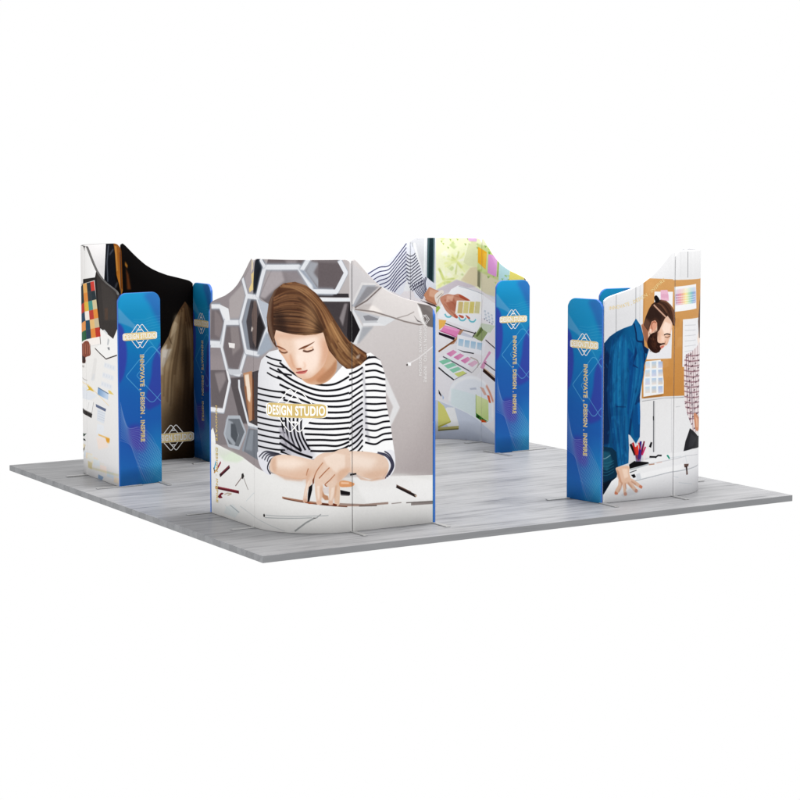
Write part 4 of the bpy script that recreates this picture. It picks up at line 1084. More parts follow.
["P","33211c",0.9,2,0,[1702,1272,1896,1268,1902,1204,1760,1192]],
["P","8f8884",0.6,2,0,[1686,1162,1866,1174,1844,1150,1756,1148]],
["P","dcdad8",0.8,5,0,[2158,1278,2246,1280,2178,1046,2060,1036]],
["P","d3d5d8",0.7,4,0,[2122,1106,2180,1110,2134,1032,2060,1036]],
["P","dcdfe4",0.8,2,0,[2462,1260,2772,1244,2756,1192,2430,1206]],
["P","cfd4dc",0.7,1,0,[2476,1246,2512,1246,2506,1218,2468,1220]],
["P","cfd4dc",0.7,1,0,[2550,1244,2586,1242,2580,1216,2542,1216]],
["P","cfd4dc",0.7,1,0,[2622,1240,2660,1240,2652,1212,2616,1214]],
["P","cfd4dc",0.7,1,0,[2696,1238,2732,1236,2726,1208,2690,1210]],
["P","dcdfe4",0.8,2,0,[2414,1152,2726,1138,2710,1084,2384,1096]],
["P","cfd4dc",0.7,1,0,[2428,1138,2466,1138,2460,1110,2422,1110]],
["P","cfd4dc",0.7,1,0,[2502,1136,2540,1134,2534,1106,2496,1108]],
["P","cfd4dc",0.7,1,0,[2576,1132,2614,1132,2606,1104,2570,1106]],
["P","cfd4dc",0.7,1,0,[2650,1130,2686,1128,2680,1102,2644,1102]],
["P","dcdfe4",0.8,2,0,[2368,1054,2680,1040,2664,986,2338,998]],
["P","cfd4dc",0.7,1,0,[2382,1040,2420,1040,2412,1012,2376,1012]],
["P","cfd4dc",0.7,1,0,[2456,1038,2494,1036,2488,1008,2450,1010]],
["P","cfd4dc",0.7,1,0,[2530,1034,2568,1034,2562,1006,2524,1006]],
["P","cfd4dc",0.7,1,0,[2604,1032,2642,1032,2634,1004,2598,1004]],
["L","a9a5a2",0.8,0,0,9,[1686,1032,1946,1020]],
["P","d9dee6",0.7,3,0,[1686,946,1908,936,2232,882,2052,822,1686,784]],
["P","d8b64a",1,0,0,[1934,976,2058,956,2160,918,2026,926,1906,912,1992,934]],
["P","dcc26a",0.9,0,0,[2552,976,2622,974,2720,942,2578,942]],
["G","7fa0c6","bfcfe2",[2292,962,2492,876],1,0,0,[2264,976,2564,940,2548,872,2246,900]],
["L","5d6f86",1,0,0,9,[2264,976,2564,938]],
["L","e8c88c",0.6,0,0,9,[1686,990,1998,976,2574,812]],
["P","35302f",1,0,0,[1686,704,1712,702,2086,676,2062,630,1934,642,1686,656]],
["P","e9e8e7",1,0,0,[1736,814,2108,816,2124,794,2070,686,1712,702]],
["L","6b6663",0.7,0,0,9,[1712,704,2070,682,2128,806]],
["L","a5a4a6",0.7,0,0,7,[1990,792,1954,716]],
["P","66708a",1,0,0,[2190,794,2492,772,2472,742,2198,764]],
["P","d6dbe2",0.9,0,0,[2238,752,2472,734,2422,612,2216,624]],
["L","b9c0cc",0.7,0,0,6,[2254,728,2448,718]],
["L","b9c0cc",0.7,0,0,6,[2252,702,2448,692]],
["L","b9c0cc",0.7,0,0,6,[2252,676,2446,666]],
["L","b9c0cc",0.7,0,0,6,[2250,650,2446,640]],
["P","e0e4ea",0.7,2,0,[2232,590,2428,588,2390,464,2194,478]],
["P","e6b35e",0.85,3,0,[2244,484,2584,476,2570,420,2502,418,2462,462,2390,464,2260,468]],
["P","d99a2b",0.8,2,0,[2462,468,2584,470,2576,434,2486,428]],
["P","f0dccf",0.7,7,0,[2194,442,2456,454,2548,378,2254,318]],
["P","3a4a40",1,1,0,[1686,430,1850,438,1910,452,1822,410,1686,392]],
["P","232b28",1,1,0,[1686,374,1846,382,1880,366,1736,356]],
["P","5a5440",1,1,0,[1686,258,1842,304,1812,264,1686,210]],
["P","d9cdb0",1,2,0,[1686,320,1878,320,1778,270,1686,270]],
["P","cfe0ec",0.6,6,0,[1812,254,2020,258,2008,194,1788,190]],
["P","f0dcd0",0.6,6,0,[2040,218,2222,220,2210,156,2026,156]],
["P","e8d9b8",0.6,6,0,[2240,180,2420,182,2408,118,2228,118]],
["P","d5dfe8",0.6,6,0,[2438,142,2614,144,2602,82,2426,82]],
["P","f2e0d8",0.6,6,0,[2632,104,2806,108,2794,44,2620,44]],
["P","c9d6e4",0.6,6,0,[1840,250,2038,254,2024,190,1820,188]],
["P","ecdcc0",0.6,6,0,[2056,214,2238,216,2226,152,2044,152]],
["P","dfe8ee",0.6,6,0,[2256,176,2436,176,2424,114,2244,114]],
["P","f0d8c8",0.6,6,0,[2454,138,2630,140,2618,76,2442,76]],
["P","cfe0ec",0.6,6,0,[2648,100,2822,102,2810,40,2636,40]],
["P","f0dcd0",0.6,6,0,[1862,248,2054,250,2042,184,1846,184]],
["P","e8d9b8",0.6,6,0,[2072,210,2254,210,2242,146,2060,148]],
["P","d5dfe8",0.6,6,0,[2272,170,2452,172,2440,110,2260,110]],
["P","f2e0d8",0.6,6,0,[2470,134,2646,136,2634,72,2458,72]],
["P","c9d6e4",0.6,6,0,[2664,96,2838,98,2826,36,2652,36]],
["P","ecdcc0",0.6,6,0,[1884,244,2070,244,2058,180,1868,180]],
["P","dfe8ee",0.6,6,0,[2088,204,2270,206,2258,142,2076,142]],
["P","f0d8c8",0.6,6,0,[2288,166,2468,168,2456,104,2276,106]],
["P","cfe0ec",0.6,6,0,[2486,128,2662,130,2650,68,2474,68]],
["P","f0dcd0",0.6,6,0,[2680,92,2852,94,2842,32,2668,32]],
["P","e8d9b8",0.6,6,0,[1902,238,2086,240,2074,176,1888,176]],
["P","d5dfe8",0.6,6,0,[2106,200,2286,202,2274,138,2092,138]],
["P","f2e0d8",0.6,6,0,[2306,162,2484,164,2472,100,2294,100]],
["P","c9d6e4",0.6,6,0,[2502,124,2678,126,2666,64,2490,64]],
["P","ecdcc0",0.6,6,0,[2696,88,2868,90,2856,28,2684,28]],
["P","dfe8ee",0.6,6,0,[1918,234,2104,236,2090,172,1906,172]],
["P","c9b46a",0.5,4,0,[1932,158,2066,150,2048,82,1940,86]],
["P","c9c08a",0.4,4,0,[1982,102,2826,130,2818,106,2014,82]],
["P","7f9dc0",0.8,2,0,[2238,52,2392,44,2348,2,2228,8]]],
'left_in': [
["P","151210",1,0,0,[1684,2614,-1000,2570,-1000,-1636,1684,-1294]],
["G","d5d3d2","e2e0e0",[1684,2400,1248,2276],1,0,0,[1684,2560,1084,2544,1114,2050,1178,1504,1684,1540]],
["P","cfcdcc",0.7,4,0,[1684,2442,1588,2440,1270,2144,1292,2080,1684,2186]],
["L","f4f2f2",1,0,0,14,[1086,2446,1102,2270,1122,2052]],
["P","1a1d24",1,0,0,[1084,2468,976,2466,958,1934,1122,2008]],
["L","8a8f98",0.8,5,0,11,[1050,2434,1074,2248,1066,2028]],
["L","9aa0aa",0.6,7,0,11,[984,2388,1038,2324]],
["L","aab0b8",0.6,9,0,14,[964,1958,938,2022]],
["G","8f5a26","b87a34",[952,2376,906,2044],1,0,0,[986,2466,894,2442,884,2354,880,2154,874,1932,890,1866,918,2000,948,2100,964,2344]],
["P","7d4a22",0.7,3,0,[920,2354,884,2354,874,1932,894,1956]],
["P","d9a45c",0.5,3,0,[970,2422,944,2420,930,2156,948,2134]],
["P","14110f",1,0,0,[890,2464,-1000,2456,-1000,1414,872,1866,876,2264]],
["P","c98a3a",0.8,5,0,[844,2252,812,2202,818,2170,844,2204]],
["P","7a4724",0.75,8,0,[836,2186,802,2102,776,1936,822,1936]],
["G","a08a6c","5a4330",[358,960,-46,1112],1,0,0,[418,1268,334,1400,288,1534,204,1682,130,1784,76,1712,-14,1624,-46,1112,-34,-262,606,-210,592,972]],
["P","d9cbb6",0.9,8,0,[418,1260,354,1316,394,962,466,966]],
["P","c4af92",0.7,6,0,[260,1566,216,1530,234,1464,318,1366,288,1516]],
["P","3a2c20",0.8,2,0,[334,1400,290,1314,272,1288,308,1314]],
["P","8a7256",0.7,26,0,[216,1530,24,1454,66,946,234,614,322,958]],
["P","2f2219",0.8,13,0,[94,1746,-34,1674,-16,-88,36,260,28,1114,42,1524]],
["P","b39a78",0.8,16,0,[414,1076,278,1138,354,802,420,568]],
["P","e3dbd0",0.9,8,0,[412,1246,294,1256,396,1058,414,1042]],
["P","4b3828",0.55,32,0,[184,1236,-18,1260,-16,200,86,34,174,554]],
["P","745a40",0.6,26,0,[262,866,154,758,212,352,302,562]],
["L","5b4531",0.5,27,1,22,[258,1238,316,986,390,686]],
["L","c9b08c",0.5,36,1,22,[332,1140,370,904,406,686]],
["S",26,20,["c2a985","4a3625","8f7656","35261b","a68c69"],0.22,41,[198,1676,312,1342,396,1076,416,738],[106,1740,2,1226,-12,714,30,202]],
["P","d8c6a8",0.6,19,0,[254,1628,208,1642,256,1340,352,1006,368,1040,292,1376]],
["P","241a13",0.6,36,0,[164,1540,124,1538,76,1128,118,670,168,1132]],
["P","a58c69",0.5,26,0,[82,1502,50,1502,22,1024,52,718,72,1128]],
["P","2a1f17",0.75,113,0,[208,794,-32,884,-24,-76,426,-44,424,230,286,288]],
["P","2f241b",0.6,97,0,[420,518,-30,712,-22,-146,426,-112]],
["P","171311",1,2,0,[60,-2,32,48,-16,96,-62,128,-60,-80,88,-34]]],
'back_in': [
["G","dcdfe4","d2d5dc",[2344,2246,470,446],1,0,0,[3818,2806,-1000,2818,-1000,-450,3818,-558]],
["P","e4e5e7",1,0,0,[2984,2590,1884,2454,1884,1792,2988,1828]],
["P","d3d4d8",1,0,0,[1920,2454,1694,2482,1718,1910,1920,1642]],
["L","9a9da3",0.8,0,0,9,[1882,2394,1876,1702]],
["P","f0f0f2",0.7,3,0,[1874,2380,1846,2394,1742,2046,1794,2092]],
["P","eff1cc",1,0,0,[1568,2514,-580,2558,-586,1872,1568,1782]],
["P","f6f8da",0.55,4,0,[1284,2036,1228,2076,1172,2028,1218,1988]],
["P","f6f8da",0.55,4,0,[1132,2020,1098,2042,1064,2016,1092,1994]],
["P","c3d088",0.55,4,0,[1106,2404,1060,2432,1010,2398,1050,2370]],
["P","c3d088",0.55,4,0,[1390,2406,1362,2428,1332,2402,1356,2380]],
["P","b4c77c",0.55,4,0,[1402,2360,1348,2402,1290,2350,1336,2310]],
["P","f4f6d4",0.55,4,0,[1500,2002,1476,2018,1452,1996,1472,1980]],
["P","c3d088",0.55,4,0,[1548,2464,1494,2506,1440,2454,1482,2412]],
["P","f1f5ca",0.55,4,0,[1168,1912,1140,1930,1110,1908,1134,1888]],
["P","c3d088",0.55,4,0,[1450,1906,1408,1936,1368,1898,1400,1868]],
["P","b4c77c",0.55,4,0,[1490,1902,1464,1920,1438,1896,1460,1876]],
["P","f1f5ca",0.55,4,0,[1430,2256,1404,2274,1380,2252,1400,2232]],
["P","f6f8da",0.55,4,0,[1474,2272,1422,2312,1370,2262,1412,2224]],
["P","e8ebb4",0.55,4,0,[1266,2056,1244,2072,1222,2052,1240,2036]],
["P","f4f6d4",0.55,4,0,[1150,2190,1112,2214,1074,2186,1106,2162]],
["P","f6f8da",0.55,4,0,[1342,2364,1312,2386,1282,2358,1306,2338]],
["P","b4c77c",0.55,4,0,[1072,2262,1026,2290,978,2258,1018,2232]],
["P","f6f8da",0.55,4,0,[1388,2130,1368,2142,1350,2126,1366,2112]],
["P","dfe6a6",0.55,4,0,[1244,2104,1180,2150,1112,2098,1166,2052]],
["P","e8ebb4",0.55,4,0,[1216,1928,1150,1972,1082,1920,1138,1876]],
["P","f4f6d4",0.55,4,0,[1320,1948,1290,1968,1260,1942,1284,1922]],
["P","fbfcee",0.55,4,0,[1554,2030,1502,2068,1452,2020,1492,1982]],
["P","e8ebb4",0.55,4,0,[1560,1914,1540,1930,1518,1910,1536,1894]],
["P","fbfcee",0.55,4,0,[1316,2256,1290,2274,1266,2252,1286,2234]],
["P","e8ebb4",0.55,4,0,[1084,2154,1044,2178,1002,2150,1036,2126]],
["P","fbfcee",0.55,4,0,[1444,2000,1400,2034,1356,1992,1392,1960]],
["P","b4c77c",0.55,4,0,[1020,2378,994,2392,964,2376,988,2360]],
["P","fbfcee",0.55,4,0,[1574,2034,1542,2058,1510,2028,1536,2004]],
["P","f6f8da",0.55,4,0,[1342,2220,1322,2236,1300,2218,1318,2202]],
["P","f1f5ca",0.55,4,0,[1154,2274,1124,2296,1092,2272,1118,2250]],
["P","b4c77c",0.55,4,0,[1248,2010,1224,2026,1200,2006,1220,1990]],
["P","f1f5ca",0.55,4,0,[1402,2432,1366,2458,1330,2426,1358,2398]],
["P","f4f6d4",0.55,4,0,[1378,1884,1322,1926,1266,1876,1310,1834]],
["P","fbfcee",0.55,4,0,[1060,2072,1018,2096,974,2068,1010,2044]],
["P","b4c77c",0.55,4,0,[1432,2230,1408,2248,1384,2226,1404,2208]],
["P","f4f6d4",0.55,4,0,[1140,2160,1110,2180,1080,2158,1104,2138]],
["P","e8ebb4",0.55,4,0,[1128,2364,1082,2394,1032,2360,1072,2330]],
["P","f6f8da",0.55,4,0,[1558,2002,1526,2026,1494,1996,1520,1972]],
["P","fbfcee",0.55,4,0,[1204,2256,1150,2294,1092,2250,1138,2214]],
["P","fbfcee",0.55,4,0,[1172,2314,1102,2360,1028,2306,1088,2260]],
["P","f6f8da",0.55,4,0,[1054,2274,1022,2294,986,2270,1014,2252]],
["P","fbfcee",0.55,4,0,[1344,2016,1312,2040,1278,2012,1304,1986]],
["P","e8ebb4",0.55,4,0,[1364,1990,1318,2026,1270,1984,1308,1950]],
["P","b4c77c",0.55,4,0,[1428,2090,1378,2128,1328,2082,1368,2046]],
["P","f4f6d4",0.55,4,0,[1432,1974,1378,2016,1322,1966,1366,1924]],
["P","f1f5ca",0.55,4,0,[1060,1916,1006,1948,950,1914,996,1882]],
["P","fbfcee",0.55,4,0,[1510,2254,1456,2296,1402,2244,1446,2204]],
["L","b3bf62",0.75,7,0,15,[1462,1932,1520,2060]],
["L","b3bf62",0.75,7,0,16,[1302,2168,1274,2286]],
["L","e4e99c",0.75,7,0,22,[1302,2168,1472,2216]],
["L","b3bf62",0.75,7,0,20,[1462,1932,1374,1920]],
["L","f1f3c6",0.75,7,0,21,[1302,2168,1228,2042]],
["L","f1f3c6",0.75,7,0,15,[1302,2168,1166,2142]],
["L","f1f3c6",0.75,7,0,19,[1462,1932,1398,1978]],
["L","e4e99c",0.75,7,0,17,[1302,2168,1420,2198]],
["L","f1f3c6",0.75,7,0,22,[1302,2168,1414,2244]],
["L","e4e99c",0.75,7,0,23,[1462,1932,1542,1864]],
["L","e4e99c",0.75,7,0,25,[1302,2168,1190,2268]],
["L","e4e99c",0.75,7,0,19,[1302,2168,1406,2194]],
["L","e4e99c",0.75,7,0,23,[1462,1932,1538,1830]],
["L","e4e99c",0.75,7,0,18,[1302,2168,1454,2096]],
["L","b3bf62",0.75,7,0,25,[1302,2168,1232,2086]],
["L","e4e99c",0.75,7,0,23,[1462,1932,1318,1960]],
["L","e4e99c",0.75,7,0,20,[1302,2168,1366,2252]],
["L","b3bf62",0.75,7,0,18,[1302,2168,1370,2216]],
["L","b3bf62",0.75,7,0,25,[1462,1932,1332,1950]],
["L","f1f3c6",0.75,7,0,20,[1302,2168,1442,2056]],
["L","b3bf62",0.75,7,0,16,[1302,2168,1314,2006]],
["L","e4e99c",0.75,7,0,19,[1462,1932,1272,1916]],
["L","f9faea",0.75,7,0,21,[1302,2168,1332,2060]],
["L","f9faea",0.75,7,0,22,[1302,2168,1196,2190]],
["L","e4e99c",0.75,7,0,16,[1462,1932,1430,1988]],
["L","b3bf62",0.75,7,0,16,[1302,2168,1378,2156]],
["L","e4e99c",0.75,7,0,19,[1302,2168,1184,2034]],
["L","f9faea",0.75,7,0,13,[1462,1932,1326,1940]],
["L","e4e99c",0.75,7,0,20,[1302,2168,1222,2106]],
["L","e4e99c",0.75,7,0,17,[1302,2168,1312,2230]],
["L","f9faea",0.75,7,0,13,[1462,1932,1468,2054]],
["L","f9faea",0.75,7,0,24,[1302,2168,1450,2210]],
["L","b3bf62",0.75,7,0,20,[1302,2168,1374,2184]],
["L","b3bf62",0.75,7,0,23,[1462,1932,1532,2082]],
["L","f1f3c6",0.75,7,0,24,[1302,2168,1228,2260]],
["L","e4e99c",0.75,7,0,23,[1302,2168,1464,2136]],
["L","e4e99c",0.75,7,0,21,[1462,1932,1504,2032]],
["L","f1f3c6",0.75,7,0,19,[1302,2168,1412,2150]],
["L","e4e99c",0.75,7,0,19,[1302,2168,1430,2200]],
["L","f9faea",0.75,7,0,13,[1462,1932,1584,1880]],
["P","86a244",0.7,2,0,[1400,2438,1372,2432,1382,2408]],
["P","86a244",0.7,2,0,[1164,2450,1130,2444,1144,2422]],
["P","9cb04e",0.7,2,0,[1308,2442,1278,2434,1288,2412]],
["P","6f9238",0.7,2,0,[1138,2446,1106,2440,1118,2418]],
["P","86a244",0.7,2,0,[1428,2342,1400,2336,1410,2312]],
["P","86a244",0.7,2,0,[1132,2432,1098,2426,1110,2404]],
["P","6f9238",0.7,2,0,[1136,2382,1102,2376,1114,2352]],
["P","86a244",0.7,2,0,[1198,2384,1166,2378,1178,2354]],
["P","86a244",0.7,2,0,[1512,2416,1484,2410,1496,2386]],
["P","9cb04e",0.7,2,0,[1490,2388,1462,2382,1472,2358]],
["P","dccfae",0.9,7,0,[1104,2096,964,2118,936,1864,1060,1874,1246,1936]],
["P","d8d0b4",0.9,6,0,[938,2044,528,2078,526,1752,908,1798]],
["P","7c7c64",0.85,2,0,[984,2068,924,2078,930,1846,988,1878]],
["P","b9cc7a",0.6,7,0,[990,2388,528,2304,526,1948,990,2060]],
["P","86a84a",0.6,3,0,[896,2148,836,2140,874,2116]],
["P","86a84a",0.6,3,0,[692,2024,632,2016,670,1992]],
["P","86a84a",0.6,3,0,[1012,2350,956,2340,992,2316]],
["P","6c9a3a",0.6,3,0,[756,2188,696,2180,734,2156]],
["P","6c9a3a",0.6,3,0,[856,2368,796,2360,834,2336]],
["P","6c9a3a",0.6,3,0,[890,2148,830,2142,868,2116]],
["P","6c9a3a",0.6,3,0,[796,2006,736,2000,774,1974]],
["P","6c9a3a",0.6,3,0,[778,2300,718,2292,756,2268]],
["P","86a84a",0.6,3,0,[778,2286,718,2278,756,2254]],
["P","b7cf70",0.6,3,0,[792,2338,732,2330,770,2306]],
["P","86a84a",0.6,3,0,[642,2206,582,2198,620,2174]],
["P","b7cf70",0.6,3,0,[942,2084,880,2078,918,2052]],
["L","26383d",1,0,0,94,[1628,2542,1640,1892]],
["L","4d6468",1,0,0,18,[1658,2542,1676,1938]],
["L","6f8589",1,0,0,11,[1594,2542,1604,1892]],
["L","e8ecec",0.9,0,0,16,[1706,2542,1722,1940]],
["P","e0e3b8",0.95,0,0,[1138,2370,1010,2422,990,2100,1126,2112,1208,2152]],
["P","e6bfe0",1,0,0,[1152,2452,998,2454,1004,2408,1128,2410]],
["P","eeb63c",1,0,0,[978,2348,800,2288,826,2082,978,2158]],
["P","f4c95c",0.7,0,0,[868,2278,806,2272,832,2098,876,2112]],
["P","dca0d4",1,0,0,[772,2264,590,2254,614,2000,786,2042]],
["P","e8b8e0",0.6,4,0,[718,2250,596,2246,608,2122]],
["P","bcdde0",1,0,0,[552,2192,346,2118,366,1976,570,1954]],
["P","e8dc7c",1,0,0,[336,2094,78,2022,68,1966,374,1964]],
["P","5b3030",1,1,0,[78,2006,32,2014,18,1994,60,1986]],
["L","4c7a3c",0.8,0,0,13,[570,2202,590,2002]],
["P","a9c96a",0.6,2,0,[652,1940,604,1942,624,1916]],
["P","7fae4a",0.6,2,0,[424,1972,376,1974,396,1950]],
["P","a9c96a",0.6,2,0,[606,1912,558,1914,580,1890]],
["P","a9c96a",0.6,2,0,[396,2030,348,2032,368,2008]],
["P","7fae4a",0.6,2,0,[518,1986,470,1988,490,1962]],
["P","7fae4a",0.6,2,0,[400,1984,352,1986,374,1962]],
["P","7fae4a",0.6,2,0,[458,2030,410,2032,430,2008]],
["P","a9c96a",0.6,2,0,[436,2024,388,2026,410,2000]],
["G","ded9dc","ece9ea",[1302,1934,1206,1320],1,0,0,[1568,1816,1302,1944,988,1852,606,1716,-588,1590,-604,-140,1564,-368,2344,-314,2340,1804]],
["P","cfc6cc",1,4,0,[1568,1816,1302,1944,1014,1868,1320,1818,1462,1766]],
["P","f2f2f4",1,0,0,[1374,1826,1282,1876,866,1784,894,1700,934,1334,960,1302,1550,1482,1514,1616]],
["L","3b3533",1,0,0,11,[1462,1416,1224,1336,986,1298]],
["L","b9bfc4",1,0,0,8,[1274,1866,866,1780]],
["P","efeff1",1,0,0,[866,1768,634,1682,606,1584,658,1418,906,1502]],
["P","c3ccd6",0.8,0,0,[852,1596,814,1590,818,1564,858,1572]],
["P","c3ccd6",0.8,0,0,[840,1556,802,1550,808,1526,846,1534]],
["P","c3ccd6",0.8,0,0,[830,1518,790,1512,796,1486,834,1494]],
["P","c3ccd6",0.8,0,0,[786,1576,748,1570,752,1546,790,1552]],
["P","c3ccd6",0.8,0,0,[774,1538,736,1532,742,1506,780,1514]],
["P","c3ccd6",0.8,0,0,[764,1498,724,1492,730,1468,768,1476]],
["P","c3ccd6",0.8,0,0,[720,1556,682,1550,686,1526,726,1534]],
["P","c3ccd6",0.8,0,0,[708,1518,670,1512,676,1488,714,1494]],
["P","c3ccd6",0.8,0,0,[698,1480,660,1474,664,1448,702,1456]],
["P","6f6a80",0.8,0,0,[856,1498,830,1492,832,1480,856,1484]],
["P","6f6a80",0.8,0,0,[808,1480,780,1476,782,1462,806,1468]],
["P","6f6a80",0.8,0,0,[758,1464,730,1460,732,1446,758,1452]],
["P","6f6a80",0.8,0,0,[708,1448,680,1442,684,1430,708,1434]],
["L","6fc0cc",0.9,0,1,20,[1454,1528,1430,1494,1388,1492,1358,1522]],
["L","6fc0cc",0.9,0,1,20,[1272,1490,1248,1456,1202,1454,1170,1486]],
["L","6fc0cc",0.9,0,1,20,[1130,1478,1102,1446,1050,1444,1012,1476]],
["P","a8c05c",1,0,0,[1566,1616,1532,1624,1510,1600,1550,1550,1566,1550]],
["P","8aa050",1,0,0,[1566,1574,1550,1570,1566,1524]],
["P","eebb66",1,0,0,[1532,1458,1436,1450,1458,1382,1528,1332]],
["P","e58fbe",1,0,0,[1458,1390,1234,1336,1310,1242,1514,1314]],
["P","f0a9cf",1,1,0,[1462,1382,1254,1336,1300,1318,1462,1358]],
["P","2d2430",1,0,0,[1532,1306,1322,1242,1334,1208,1528,1274]],
["L","b5628c",1,0,0,9,[1522,1324,1304,1248]],
["P","cfd8c4",1,0,0,[906,1436,632,1420,726,1332,986,1332]],
["P","9aa878",1,1,0,[934,1384,782,1328,906,1204,1058,1260]],
["P","5c6b3a",0.8,1,0,[906,1394,872,1354,986,1264,1012,1272]],
["L","2b2a26",1,0,0,12,[1012,1322,1124,1192]],
["P","eae4e4",1,0,0,[822,1226,604,1422,176,1384,174,1062,712,1118]],
["P","cfd2dc",0.9,0,0,[1300,1242,1234,1320,1058,1260,1144,1190,1318,1168]],
["P","b98a6b",0.9,0,0,[1254,1336,1196,1346,1336,1166,1408,1148,1300,1252]],
["L","8a5a3a",1,0,0,20,[1534,1068,1318,1212]],
["P","f0f0f2",1,0,0,[1290,1280,822,1204,862,1044,1300,1088]],
["G","a8c8de","c3d6e2",[1272,1230,1272,1146],1,0,0,[1272,1230,1202,1222,1214,1136,1280,1146]],
["G","a8c8de","c3d6e2",[1186,1218,1184,1136],1,0,0,[1186,1218,1110,1212,1124,1124,1192,1134]],
["G","a8c8de","c3d6e2",[1092,1208,1092,1124],1,0,0,[1092,1208,1008,1202,1022,1116,1100,1124]],
["G","a8c8de","c3d6e2",[986,1198,986,1116],1,0,0,[986,1198,888,1196,904,1108,996,1116]],
["L","2a2730",1,0,0,13,[1310,1098,1204,1074,1046,1060]],
["P","efeef0",1,0,0,[1462,1034,1300,1104,932,964,1046,848,1462,1000]],
["G","d57fae","e39cc0",[1434,1042,1346,1044],1,0,0,[1434,1042,1346,1092,1294,1066,1378,1006]],
["G","d57fae","e39cc0",[1342,1002,1248,1006],1,0,0,[1342,1002,1250,1052,1194,1028,1282,968]],
["G","d57fae","e39cc0",[1246,964,1146,968],1,0,0,[1246,964,1146,1014,1086,992,1182,930]],
["G","d57fae","e39cc0",[1142,926,1032,934],1,0,0,[1142,926,1032,980,962,958,1072,894]],
["L","55505a",1,0,0,13,[1478,1008,1242,896,1080,826]],
["L","55505a",0.7,0,0,9,[1074,826,926,956]],
["P","eef0f0",1,0,0,[1532,992,1478,1000,1154,826,1344,726,1532,858]],
["P","8fccae",1,0,0,[1532,950,1416,984,1364,956,1478,910]],
["P","93d0b2",1,0,0,[1466,900,1350,936,1296,906,1414,860]],
["P","97d2b4",1,0,0,[1400,850,1282,888,1226,860,1346,812]],
["P","d3da86",1,0,0,[1334,802,1212,840,1152,812,1278,764]],
["L","2f2c34",1,0,0,16,[1534,874,1444,800,1336,726]],
["L","77737d",0.7,0,0,8,[1336,726,1154,818]],
["P","dca2c0",1,0,0,[932,898,752,1110,712,1098,862,880]],
["P","ececee",1,0,0,[712,1090,602,1040,602,908,822,990]],
["L","4a4248",1,0,0,13,[848,964,602,876]],
["P","3c2820",1,0,0,[862,896,600,778,600,736,876,854]],
["P","c8a98c",1,0,0,[842,898,602,802,600,788,854,888]],
["L","3a3438",1,0,0,13,[822,1238,602,1138]],
["P","e2e0de",0.5,4,0,[1124,1020,960,980,932,848,1010,776,1122,820]],
["L","b5a9a0",1,0,1,13,[1102,1012,972,970,984,894]],
["P","e9edf0",0.85,0,1,[1372,658,1242,754,1034,784,792,694,708,554,708,256,1372,272,1398,472]],
["L","fafafa",0.8,9,1,27,[1398,472,1354,642,1224,738,1034,766,820,708,696,554,680,324]],
["P","dcecea",0.6,6,0,[1372,624,1020,558,1020,274,1372,406]],
["L","cc6a44",0.8,9,1,27,[806,694,736,616,668,508]],
["P","d99a82",0.7,2,0,[936,666,860,656,792,578,846,574]],
["P","d8572e",0.8,1,0,[792,578,742,576,708,488,750,492]],
["P","aeb4c4",0.6,3,0,[1112,636,1008,652,996,628,1100,616]],
["G","e4ebb8","c6d890",[984,562,846,274],1,0,0,[1004,560,764,516,756,268,1008,326]],
["L","8aa85a",1,0,0,9,[1008,568,1008,334]],
["P","3f7c2e",1,1,0,[1008,342,900,302,768,262,900,252,1008,292]],
["P","cc5a2e",1,1,0,[930,274,846,274,790,248,900,240]],
["P","2b4a22",1,0,0,[982,320,934,308,956,280,988,290]],
["P","d0d6e2",1,0,0,[1560,478,1426,424,1014,280,628,130,-238,-80,-244,-606,1776,-804,2430,-380,2428,524]],
["P","c2c9d8",0.6,16,0,[1560,110,1066,112,612,14,612,-112,1558,-146]],
["L","eceff3",0.8,0,0,9,[1530,478,1014,280,628,122]],
["P","f2f2f0",1,0,0,[1426,388,1328,390,1266,172,1386,130,1530,294]],
["P","dcd982",1,0,0,[1540,468,1464,404,1376,224,1540,152]],
["P","b9b458",1,0,0,[1540,156,1376,224,1376,208,1540,132]],
["P","c2b978",1,0,0,[1540,138,1270,168,1270,132,1540,102]],
["P","6f6a3c",0.8,0,0,[1540,114,1270,138,1274,122,1540,96]],
["P","2b2730",1,0,0,[1534,606,1496,538,1500,518,1530,556]],
["P","7fa6d8",0.6,0,0,[1486,546,1464,506,1478,480]],
["P","dcdee6",1,0,0,[2742,1938,2550,2036,2424,2108,2228,2206,2102,2294,2012,2382,1972,2410,1920,2402,1866,2318,1794,2152,1726,2014,1644,1938,1580,1892,1652,1832,1692,1772,1742,1706,1846,1730,1866,1792,1920,1838,1966,1946,2022,1796,2066,1768,2372,1898,2814,1676]],
["C",0,[2742,1938,2550,2036,2424,2108,2228,2206,2102,2294,2012,2382,1972,2410,1920,2402,1866,2318,1794,2152,1726,2014,1644,1938,1580,1892,1652,1832,1692,1772,1742,1706,1846,1730,1866,1792,1920,1838,1966,1946,2022,1796,2066,1768,2372,1898,2814,1676]],
["P","c9ccd6",0.8,4,0,[1994,2246,1940,1974,1920,1824,1958,1914,2012,2096]],
["P","eceef3",0.7,11,0,[2372,2062,2102,2218,2030,2172,2192,1952]],
["L","3a3a60",1,0,1,12,[2532,2028,2372,2106,2228,2124,2102,2242,1972,2384]],
["L","3a3a60",1,0,1,12,[2532,1972,2372,2052,2228,2080,2102,2198,1972,2336]],
["L","3a3a60",1,0,1,12,[2532,1916,2372,1998,2228,2034,2102,2156,1972,2286]],
["L","3a3a60",1,0,1,12,[2532,1860,2372,1944,2228,1988,2102,2114,1972,2238]],
["L","3a3a60",1,0,1,12,[2532,1804,2372,1892,2228,1944,2102,2070,1972,2190]],
["L","3a3a60",1,0,1,12,[2532,1746,2372,1838,2228,1898,2102,2028,1972,2142]],
